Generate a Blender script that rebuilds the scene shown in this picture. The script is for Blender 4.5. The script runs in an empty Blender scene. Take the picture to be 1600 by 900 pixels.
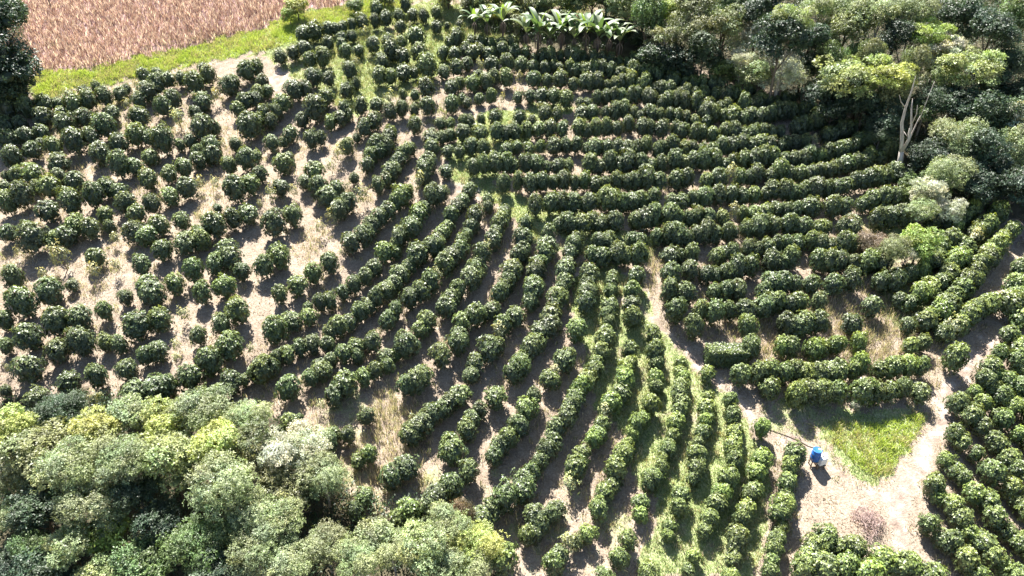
import bpy, math, random
import numpy as np
from mathutils import Vector, Matrix
R = math.radians
scene = bpy.context.scene
random.seed(11)
rng = np.random.default_rng(11)

# ------------------------------------------------------------------ camera
SLOPE = math.tan(R(15.5))
PITCH = R(34.0)
CAMZ = 51.9
cam_d = bpy.data.cameras.new('camera')
cam_d.lens = 24.0; cam_d.sensor_width = 36.0
cam_d.clip_start = 0.5; cam_d.clip_end = 5000
cam = bpy.data.objects.new('camera', cam_d)
scene.collection.objects.link(cam)
cam.location = (0, 0, CAMZ)
cam.rotation_euler = (R(90) - PITCH, 0, 0)
scene.camera = cam

# ------------------------------------------------------------------ sky, sun, exposure
SUN_EL, SUN_AZ = R(56), R(-17)          # azimuth measured from +Y towards +X
world = bpy.data.worlds.new('World'); scene.world = world
world.use_nodes = True
nt = world.node_tree; nt.nodes.clear()
sky = nt.nodes.new('ShaderNodeTexSky'); sky.sky_type = 'NISHITA'; sky.sun_disc = False
sky.sun_elevation = SUN_EL; sky.sun_rotation = SUN_AZ
bg = nt.nodes.new('ShaderNodeBackground'); bg.inputs[1].default_value = 0.052
out = nt.nodes.new('ShaderNodeOutputWorld')
nt.links.new(sky.outputs[0], bg.inputs[0]); nt.links.new(bg.outputs[0], out.inputs[0])
sd = bpy.data.lights.new('sun', 'SUN'); sd.energy = 5.0; sd.angle = R(0.5); sd.color = (1.0, 0.955, 0.89)
sun = bpy.data.objects.new('sun', sd); scene.collection.objects.link(sun)
sdir = Vector((math.sin(SUN_AZ) * math.cos(SUN_EL), math.cos(SUN_AZ) * math.cos(SUN_EL), math.sin(SUN_EL)))
sun.rotation_euler = sdir.to_track_quat('Z', 'Y').to_euler()
scene.view_settings.view_transform = 'Standard'
scene.view_settings.look = 'None'
scene.view_settings.gamma = 1.0
scene.view_settings.use_curve_mapping = False
scene.view_settings.exposure = 1.9
scene.cycles.max_bounces = 5
scene.cycles.diffuse_bounces = 3
scene.cycles.transparent_max_bounces = 8

# ------------------------------------------------------------------ helpers
col = scene.collection
def tag(o, label=None, cat=None, group=None, kind=None):
    if label: o['label'] = label
    if cat: o['category'] = cat
    if group: o['group'] = group
    if kind: o['kind'] = kind
    return o
def empty(name, loc, rz=0.0, scale=None):
    o = bpy.data.objects.new(name, None); o.location = loc; o.rotation_euler = (0, 0, rz)
    o.empty_display_size = 0.3
    if scale: o.scale = scale
    col.objects.link(o); return o
def mesh_from(name, v, f, mat, colr=None, smooth=False):
    """v (n,3) ; f (m,k) all faces the same size ; colr (n,3) vertex tint"""
    v = np.asarray(v, np.float32); f = np.asarray(f, np.int32)
    me = bpy.data.meshes.new(name)
    n, k = f.shape
    me.vertices.add(len(v)); me.vertices.foreach_set('co', v.ravel())
    me.loops.add(n * k); me.loops.foreach_set('vertex_index', f.ravel())
    me.polygons.add(n)
    me.polygons.foreach_set('loop_start', np.arange(0, n * k, k, dtype=np.int32))
    me.polygons.foreach_set('loop_total', np.full(n, k, np.int32))
    if smooth: me.polygons.foreach_set('use_smooth', np.ones(n, bool))
    if colr is not None:
        a = me.attributes.new('tint', 'FLOAT_COLOR', 'POINT')
        c = np.ones((len(v), 4), np.float32); c[:, :3] = colr
        a.data.foreach_set('color', c.ravel())
    me.update(calc_edges=True); me.validate()
    if mat: me.materials.append(mat)
    return me
def link(name, me, parent=None, loc=None):
    o = bpy.data.objects.new(name, me)
    if parent is not None: o.parent = parent
    if loc is not None: o.location = loc
    col.objects.link(o); return o

class MB:
    """collects quads / tubes / boxes into one mesh"""
    def __init__(s): s.v = []; s.f = []
    def add(s, vs, fs):
        b = len(s.v); s.v += [tuple(p) for p in vs]; s.f += [tuple(i + b for i in q) for q in fs]
    def tube(s, pts, rad, n=7, cap=True):
        pts = [Vector(p) for p in pts]; rings = []; vs = []; fs = []
        ref = Vector((0.3, 0.1, 1)).normalized()
        for i, p in enumerate(pts):
            d = (pts[min(i + 1, len(pts) - 1)] - pts[max(i - 1, 0)]).normalized()
            a = d.cross(Vector((1, 0.2, 0)) if abs(d.x) < .8 else Vector((0, 1, 0))).normalized()
            b = d.cross(a)
            for j in range(n):
                t = 2 * math.pi * j / n
                vs.append(p + (a * math.cos(t) + b * math.sin(t)) * rad[i])
        for i in range(len(pts) - 1):
            for j in range(n):
                fs.append((i * n + j, i * n + (j + 1) % n, (i + 1) * n + (j + 1) % n, (i + 1) * n + j))
        if cap:
            fs.append(tuple(range(n - 1, -1, -1))); m = (len(pts) - 1) * n; fs.append(tuple(m + j for j in range(n)))
        s.add(vs, fs)
    def box(s, c, d, rz=0):
        x, y, z = [k / 2 for k in d]; m = Matrix.Rotation(rz, 3, 'Z')
        vs = [m @ Vector(p) + Vector(c) for p in ((-x,-y,-z),(x,-y,-z),(x,y,-z),(-x,y,-z),(-x,-y,z),(x,-y,z),(x,y,z),(-x,y,z))]
        s.add(vs, [(0,3,2,1),(4,5,6,7),(0,1,5,4),(1,2,6,5),(2,3,7,6),(3,0,4,7)])
    def lathe(s, prof, c=(0,0,0), n=20):
        vs = []; fs = []
        for r, z in prof:
            for j in range(n):
                t = 2 * math.pi * j / n; vs.append((c[0] + r * math.cos(t), c[1] + r * math.sin(t), c[2] + z))
        for i in range(len(prof) - 1):
            for j in range(n):
                fs.append((i*n+j, i*n+(j+1)%n, (i+1)*n+(j+1)%n, (i+1)*n+j))
        fs.append(tuple(range(n - 1, -1, -1))); m = (len(prof)-1)*n; fs.append(tuple(m+j for j in range(n)))
        s.add(vs, fs)
    def mesh(s, name, mat, smooth=False):
        me = bpy.data.meshes.new(name); me.from_pydata(s.v, [], s.f); me.update()
        me.materials.append(mat)
        if smooth:
            for p in me.polygons: p.use_smooth = True
        return me

# ------------------------------------------------------------------ terrain height and picture measurements
def relief(x, y):
    x = np.asarray(x, float); y = np.asarray(y, float)
    return (0.55 * np.sin(x / 17.0 + 1.0) * np.cos(y / 14.0) + 0.28 * np.sin(x / 6.3 + y / 8.1) + 0.12 * np.sin(x / 2.7 - y / 3.1 + 2)
            + 0.05 * np.sin(x * 1.7 + 0.4) * np.sin(y * 1.3))
def height(x, y):
    x = np.asarray(x, float); y = np.asarray(y, float)
    yy = np.where(y < 125, y, 125 + 60 * (1 - np.exp(-(y - 125) / 60)))          # the slope eases off behind the field
    yy = np.where(yy < -20, -20 - 40 * (1 - np.exp((np.minimum(yy, -20) + 20) / 40)), yy)
    return SLOPE * yy + relief(x, y)
F = 1600 * 24 / 36.0
cp, sp = math.cos(PITCH), math.sin(PITCH)
def cast(px, py, h=0.0):
    """the place on the slope (raised by h) that the photograph shows at pixel px, py"""
    px = np.asarray(px, float); py = np.asarray(py, float)
    a = (px - 800) / F; b = -(py - 450) / F
    dx, dy, dz = a, cp + b * sp, -sp + b * cp
    t = (CAMZ - h) / (SLOPE * dy - dz)
    for _ in range(12):
        x, y = t * dx, t * dy
        z = height(x, y) + h
        t = t + (CAMZ + t * dz - z) / (SLOPE * dy - dz)
    return t * dx, t * dy, t                     # t is depth along the view axis
def proj(x, y, z):
    z = z - CAMZ
    d = y * cp - z * sp; u = y * sp + z * cp
    return 800 + F * x / d, 450 - F * u / d, d
def poly_mask(px, py, poly):
    inside = np.zeros(px.shape, bool); n = len(poly)
    for i in range(n):
        x1, y1 = poly[i]; x2, y2 = poly[(i + 1) % n]
        if y1 == y2: continue
        c = ((y1 > py) != (y2 > py)) & (px < (x2 - x1) * (py - y1) / (y2 - y1) + x1)
        inside ^= c
    return inside
def line_dist(px, py, pts):
    d = np.full(px.shape, 1e9)
    for (x1, y1), (x2, y2) in zip(pts[:-1], pts[1:]):
        L = (x2 - x1) ** 2 + (y2 - y1) ** 2
        t = np.clip(((px - x1) * (x2 - x1) + (py - y1) * (y2 - y1)) / L, 0, 1)
        d = np.minimum(d, np.hypot(px - x1 - t * (x2 - x1), py - y1 - t * (y2 - y1)))
    return d
def pp(s): return [tuple(float(k) for k in q.split(',')) for q in s.split()]
def vnoise(x, y, s, seed=0):
    """smooth value noise 0..1"""
    x = np.asarray(x) / s + 1000; y = np.asarray(y) / s + 1000
    xi = np.floor(x).astype(np.int64); yi = np.floor(y).astype(np.int64); fx = x - xi; fy = y - yi
    fx = fx * fx * (3 - 2 * fx); fy = fy * fy * (3 - 2 * fy)
    def h(a, b):
        n = (a * 374761393 + b * 668265263 + seed * 2147483647) & 0x7fffffff
        n = ((n ^ (n >> 13)) * 1274126177) & 0x7fffffff
        return ((n ^ (n >> 16)) & 0xffff) / 65535.0
    return (h(xi, yi) * (1 - fx) + h(xi + 1, yi) * fx) * (1 - fy) + (h(xi, yi + 1) * (1 - fx) + h(xi + 1, yi + 1) * fx) * fy
# ------------------------------------------------------------------ materials
def mat_new(name):
    m = bpy.data.materials.new(name); m.use_nodes = True; m.node_tree.nodes.clear(); return m, m.node_tree
def N(nt, t, **kw):
    n = nt.nodes.new(t)
    for k, v in kw.items(): setattr(n, k, v)
    return n
def leaf_mat(name, rough=0.42, trans=0.28, tcol=(0.9, 1.0, 0.35), spec=0.5):
    """colour = object colour x per-leaf tint x a little noise"""
    m, nt = mat_new(name); L = nt.links.new
    oi = N(nt, 'ShaderNodeObjectInfo'); at = N(nt, 'ShaderNodeAttribute', attribute_name='tint')
    mul = N(nt, 'ShaderNodeMix', data_type='RGBA', blend_type='MULTIPLY'); mul.inputs[0].default_value = 1
    L(oi.outputs['Color'], mul.inputs[6]); L(at.outputs['Color'], mul.inputs[7])
    pr = N(nt, 'ShaderNodeBsdfPrincipled'); pr.inputs['Roughness'].default_value = rough
    pr.inputs['Specular IOR Level'].default_value = spec
    L(mul.outputs[2], pr.inputs['Base Color'])
    tr = N(nt, 'ShaderNodeBsdfTranslucent')
    tm = N(nt, 'ShaderNodeMix', data_type='RGBA', blend_type='MULTIPLY'); tm.inputs[0].default_value = 1
    L(mul.outputs[2], tm.inputs[6]); tm.inputs[7].default_value = (*[c * 1.5 for c in tcol], 1)
    L(tm.outputs[2], tr.inputs[0])
    mx = N(nt, 'ShaderNodeMixShader'); mx.inputs[0].default_value = trans
    L(pr.outputs[0], mx.inputs[1]); L(tr.outputs[0], mx.inputs[2])
    o = N(nt, 'ShaderNodeOutputMaterial'); L(mx.outputs[0], o.inputs[0]); return m
def plain_mat(name, c1, c2, scale=8, rough=0.8, bump=0.3, stretch=(1, 1, 1), spec=0.3, metallic=0):
    m, nt = mat_new(name); L = nt.links.new
    tc = N(nt, 'ShaderNodeTexCoord'); mp = N(nt, 'ShaderNodeMapping'); mp.inputs['Scale'].default_value = stretch
    L(tc.outputs['Object'], mp.inputs[0])
    no = N(nt, 'ShaderNodeTexNoise'); no.inputs['Scale'].default_value = scale; no.inputs['Detail'].default_value = 5
    L(mp.outputs[0], no.inputs[0])
    cr = N(nt, 'ShaderNodeValToRGB'); cr.color_ramp.elements[0].position = .35; cr.color_ramp.elements[1].position = .65
    cr.color_ramp.elements[0].color = (*c1, 1); cr.color_ramp.elements[1].color = (*c2, 1)
    L(no.outputs[0], cr.inputs[0])
    pr = N(nt, 'ShaderNodeBsdfPrincipled'); pr.inputs['Roughness'].default_value = rough
    pr.inputs['Specular IOR Level'].default_value = spec; pr.inputs['Metallic'].default_value = metallic
    L(cr.outputs[0], pr.inputs['Base Color'])
    bu = N(nt, 'ShaderNodeBump'); bu.inputs['Strength'].default_value = bump; bu.inputs['Distance'].default_value = .05
    L(no.outputs[0], bu.inputs['Height']); L(bu.outputs[0], pr.inputs['Normal'])
    o = N(nt, 'ShaderNodeOutputMaterial'); L(pr.outputs[0], o.inputs[0]); return m
M = {}
M['coffee'] = leaf_mat('coffee_leaf', 0.46, 0.22, (1.3, 1.1, 0.4), 0.8)
M['leaf'] = leaf_mat('tree_leaf', 0.5, 0.24, (1.0, 1.0, 0.5), 0.55)
M['grass'] = leaf_mat('grass_blade', 0.6, 0.30, (1.0, 1.0, 0.6), 0.3)
M['bark'] = plain_mat('bark', (0.09, 0.07, 0.05), (0.22, 0.18, 0.14), 6, 0.9, 0.6, (1, 1, .3))
M['pale_bark'] = plain_mat('weathered_bark', (0.30, 0.26, 0.22), (0.52, 0.48, 0.44), 5, 0.85, 0.6, (1, 1, .25))
M['blue'] = plain_mat('blue_plastic', (0.015, 0.10, 0.36), (0.03, 0.16, 0.48), 3, 0.38, 0.05, spec=.5)
M['white'] = plain_mat('white_plastic', (0.62, 0.64, 0.64), (0.78, 0.79, 0.78), 4, 0.45, 0.05, spec=.5)
M['black'] = plain_mat('hole_shade', (0.015, 0.015, 0.018), (0.03, 0.03, 0.03), 4, 0.5, 0.05)  # only for the shade painted into the filler hole
M['wood'] = plain_mat('old_timber', (0.12, 0.09, 0.06), (0.28, 0.22, 0.16), 5, 0.85, 0.5, (4, 4, .5))

def ground_material():
    m, nt = mat_new('hillside_ground'); L = nt.links.new
    tc = N(nt, 'ShaderNodeTexCoord'); at = N(nt, 'ShaderNodeAttribute', attribute_name='zone')
    sep = N(nt, 'ShaderNodeSeparateColor'); L(at.outputs['Color'], sep.inputs[0])
    def noise(s, det=6, rough=.6, stretch=None):
        n = N(nt, 'ShaderNodeTexNoise'); n.inputs['Scale'].default_value = s; n.inputs['Detail'].default_value = det
        n.inputs['Roughness'].default_value = rough
        if stretch:
            mp = N(nt, 'ShaderNodeMapping'); mp.inputs['Scale'].default_value = stretch; L(tc.outputs['Object'], mp.inputs[0]); L(mp.outputs[0], n.inputs[0])
        else: L(tc.outputs['Object'], n.inputs[0])
        return n
    def ramp(src, stops):
        r = N(nt, 'ShaderNodeValToRGB'); e = r.color_ramp.elements
        while len(e) < len(stops): e.new(0.5)
        for k, (p, c) in enumerate(stops): e[k].position = p; e[k].color = (*c, 1)
        L(src, r.inputs[0]); return r
    def mix(fac, a, b):
        x = N(nt, 'ShaderNodeMix', data_type='RGBA')
        if isinstance(fac, float): x.inputs[0].default_value = fac
        else: L(fac, x.inputs[0])
        L(a, x.inputs[6]); L(b, x.inputs[7]); return x
    big = noise(.12, 3); mid = noise(.9, 6, .65); fine = noise(6.5, 5, .7); straw = noise(9, 4, .7, (1, .45, 1))
    soil = ramp(mid.outputs[0], [(.3, (.20, .15, .115)), (.5, (.30, .24, .185)), (.68, (.42, .35, .28))])
    litter = ramp(fine.outputs[0], [(.34, (.10, .078, .055)), (.5, (.29, .235, .18)), (.64, (.54, .47, .38))])
    dry = mix(.42, soil.outputs[0], litter.outputs[0])
    gr = ramp(straw.outputs[0], [(.34, (.10, .14, .05)), (.5, (.24, .29, .12)), (.64, (.46, .46, .27))])
    path = ramp(mid.outputs[0], [(.34, (.22, .16, .13)), (.5, (.35, .28, .235)), (.64, (.52, .45, .39))])
    pink = ramp(fine.outputs[0], [(.38, (.25, .15, .145)), (.6, (.48, .34, .32))])
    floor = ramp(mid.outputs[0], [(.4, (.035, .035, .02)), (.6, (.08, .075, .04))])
    # ragged edges for the zones
    def edge(chan, lo, hi):
        a = N(nt, 'ShaderNodeMath', operation='MULTIPLY_ADD'); L(mid.outputs[0], a.inputs[0]); a.inputs[1].default_value = .9; L(chan, a.inputs[2])
        b = N(nt, 'ShaderNodeMath', operation='MULTIPLY_ADD'); L(straw.outputs[0], b.inputs[0]); b.inputs[1].default_value = .5; L(a.outputs[0], b.inputs[2])
        r = N(nt, 'ShaderNodeMapRange'); L(b.outputs[0], r.inputs[0]); r.inputs[1].default_value = lo; r.inputs[2].default_value = hi
        return r.outputs[0]
    c = mix(edge(sep.outputs[0], 1.08, 1.28), dry.outputs[2], gr.outputs[0])
    c = mix(edge(sep.outputs[1], 1.15, 1.75), c.outputs[2], path.outputs[0])
    c = mix(sep.outputs[2], c.outputs[2], pink.outputs[0])
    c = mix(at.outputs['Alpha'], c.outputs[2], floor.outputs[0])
    pr = N(nt, 'ShaderNodeBsdfPrincipled'); pr.inputs['Roughness'].default_value = .95; pr.inputs['Specular IOR Level'].default_value = .15
    L(c.outputs[2], pr.inputs['Base Color'])
    ad = N(nt, 'ShaderNodeMath', operation='ADD'); L(fine.outputs[0], ad.inputs[0]); L(mid.outputs[0], ad.inputs[1])
    bu = N(nt, 'ShaderNodeBump'); bu.inputs['Strength'].default_value = .8; bu.inputs['Distance'].default_value = .12
    L(ad.outputs[0], bu.inputs['Height']); L(bu.outputs[0], pr.inputs['Normal'])
    o = N(nt, 'ShaderNodeOutputMaterial'); L(pr.outputs[0], o.inputs[0]); return m
M['ground'] = ground_material()

# ------------------------------------------------------------------ zones of the ground
Z_STRIP = pp('40,170 55,112 130,104 200,92 300,72 380,48 440,32 500,16 560,-6 640,-6 640,12 560,38 470,62 420,80 330,98 230,122 150,140 80,160')
Z_FIELD = pp('-400,130 50,118 130,107 200,95 300,74 380,50 440,34 500,18 545,-6 1400,-600 -1500,-600')
Z_UPPER = pp('560,0 900,0 800,60 720,90 640,150 560,190 500,150 440,110 420,80 480,50')
Z_PATCH = pp('1285,672 1310,660 1345,664 1400,655 1445,648 1430,690 1412,720 1402,748 1378,752 1345,735 1325,712 1300,692')
Z_BANK = pp('1205,640 1230,625 1300,640 1440,635 1440,650 1300,668 1290,690 1320,712 1380,740 1390,760 1330,735 1260,700 1205,662')
Z_FAN = pp('905,425 940,410 1000,460 1060,545 1100,590 1190,680 1215,720 1180,900 1010,900 1020,780 985,700 930,640 900,520')
Z_MID = pp('690,240 760,170 860,160 900,170 820,220 760,290 880,320 1010,370 1020,410 930,400 860,400 770,320 700,290')
Z_LOW = pp('540,600 620,590 640,700 720,740 840,740 960,760 1000,900 640,900 560,820 480,700')
Z_RIGHT = pp('1330,330 1480,330 1560,350 1500,480 1420,520 1360,470 1340,400')
PATHS = [(pp('1600,470 1560,515 1530,555 1500,580 1475,620 1482,660 1450,700 1430,740 1400,790 1395,850 1430,900 1500,960'), 17),
         (pp('965,470 1030,505 1070,548 1110,590 1150,625 1200,668 1270,700 1320,740 1400,790'), 8),
         (pp('700,285 745,310 770,350'), 8), (pp('850,350 880,395 905,440'), 6), (pp('440,100 420,140 440,160'), 10)]
CLEAR = pp('1262,730 1330,735 1390,765 1430,740 1440,830 1400,900 1360,880 1330,830 1270,830 1250,790')
Z_TREES_LOW = pp('-600,625 30,628 120,610 240,640 330,618 420,650 540,740 560,800 640,790 700,780 770,830 780,900 700,1500 -900,1500')
Z_TREES_TOP = pp('960,-10 960,60 1010,85 1080,100 1130,128 1250,150 1330,200 1400,270 1440,300 1490,330 1560,330 1600,340 2200,500 2400,-300 960,-300')
Z_BANANA = pp('735,22 800,16 990,30 1000,84 960,90 840,84 800,60 740,56')
Z_TREES_LEFT = pp('-600,-100 20,-20 50,100 45,150 0,165 -600,300')
def soft(px, py, poly, jit=9):
    return poly_mask(px + jit * 0.0, py, poly).astype(float)
def zones(x, y):
    z = height(x, y)
    px, py, d = proj(x, y, z)
    ok = d > 8
    jx = (vnoise(x, y, 3, 1) - .5) * 24 + (vnoise(x, y, .9, 2) - .5) * 18; jy = (vnoise(x, y, 3, 3) - .5) * 18 + (vnoise(x, y, .8, 8) - .5) * 12
    qx, qy = px + jx, py + jy
    g = np.zeros(x.shape); n = vnoise(x, y, 5, 5) * .6 + vnoise(x, y, 1.7, 6) * .4
    g += 0.12 + .18 * (n - .5)
    for poly, a in ((Z_STRIP, 1.0), (Z_UPPER, .62), (Z_PATCH, 1.0), (Z_BANK, .48), (Z_FAN, .68), (Z_MID, .66), (Z_LOW, .40), (Z_RIGHT, .5)):
        mk = poly_mask(qx, qy, poly) & ok
        g = np.where(mk, np.maximum(g, a + .5 * (n - .5)), g)
    p = np.zeros(x.shape)
    for pts, w in PATHS:
        dd = line_dist(qx, qy, pts); p = np.maximum(p, np.where(ok, np.clip(1.25 - dd / w * .75, 0, 1), 0))
    p = np.where(poly_mask(qx, qy, CLEAR) & ok, np.maximum(p, .30 + .25 * (n - .5)), p)
    far = (y > 135)
    fld = (poly_mask(qx, qy, Z_FIELD) & ok & (qx < 620)) | (far & (x < 0))
    g = np.where(poly_mask(qx, qy, CLEAR) & ok, 0, g)
    g = np.where(fld, 0, g); g = np.where(~ok, .4, g)
    b = fld.astype(float)
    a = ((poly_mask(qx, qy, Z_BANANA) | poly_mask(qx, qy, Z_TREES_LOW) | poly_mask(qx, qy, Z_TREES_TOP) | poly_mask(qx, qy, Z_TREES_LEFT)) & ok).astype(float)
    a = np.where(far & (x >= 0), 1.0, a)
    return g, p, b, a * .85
def axis(lo, hi, f0, f1, fine):
    a = list(np.arange(f0, f1 + .01, fine)); s = fine
    x = f0
    while x > lo: s *= 1.35; x -= s; a.insert(0, x)
    s = fine; x = a[-1]
    while x < hi: s *= 1.35; x += s; a.append(x)
    return np.array(a)
gx = axis(-1500, 1500, -88, 88, .36); gy = axis(-600, 2600, 8, 124, .36)
X, Y = np.meshgrid(gx, gy); Zh = height(X, Y)
V = np.stack([X.ravel(), Y.ravel(), Zh.ravel()], 1)
nx, ny = len(gx), len(gy)
ii, jj = np.meshgrid(np.arange(nx - 1), np.arange(ny - 1)); b0 = (jj * nx + ii).ravel()
Fq = np.stack([b0, b0 + 1, b0 + nx + 1, b0 + nx], 1)
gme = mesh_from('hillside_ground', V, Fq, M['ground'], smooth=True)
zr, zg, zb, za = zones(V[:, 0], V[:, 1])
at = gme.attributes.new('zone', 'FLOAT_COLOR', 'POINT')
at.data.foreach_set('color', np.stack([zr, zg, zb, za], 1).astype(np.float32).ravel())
ground = link('ground', gme); tag(ground, kind='structure')
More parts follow.
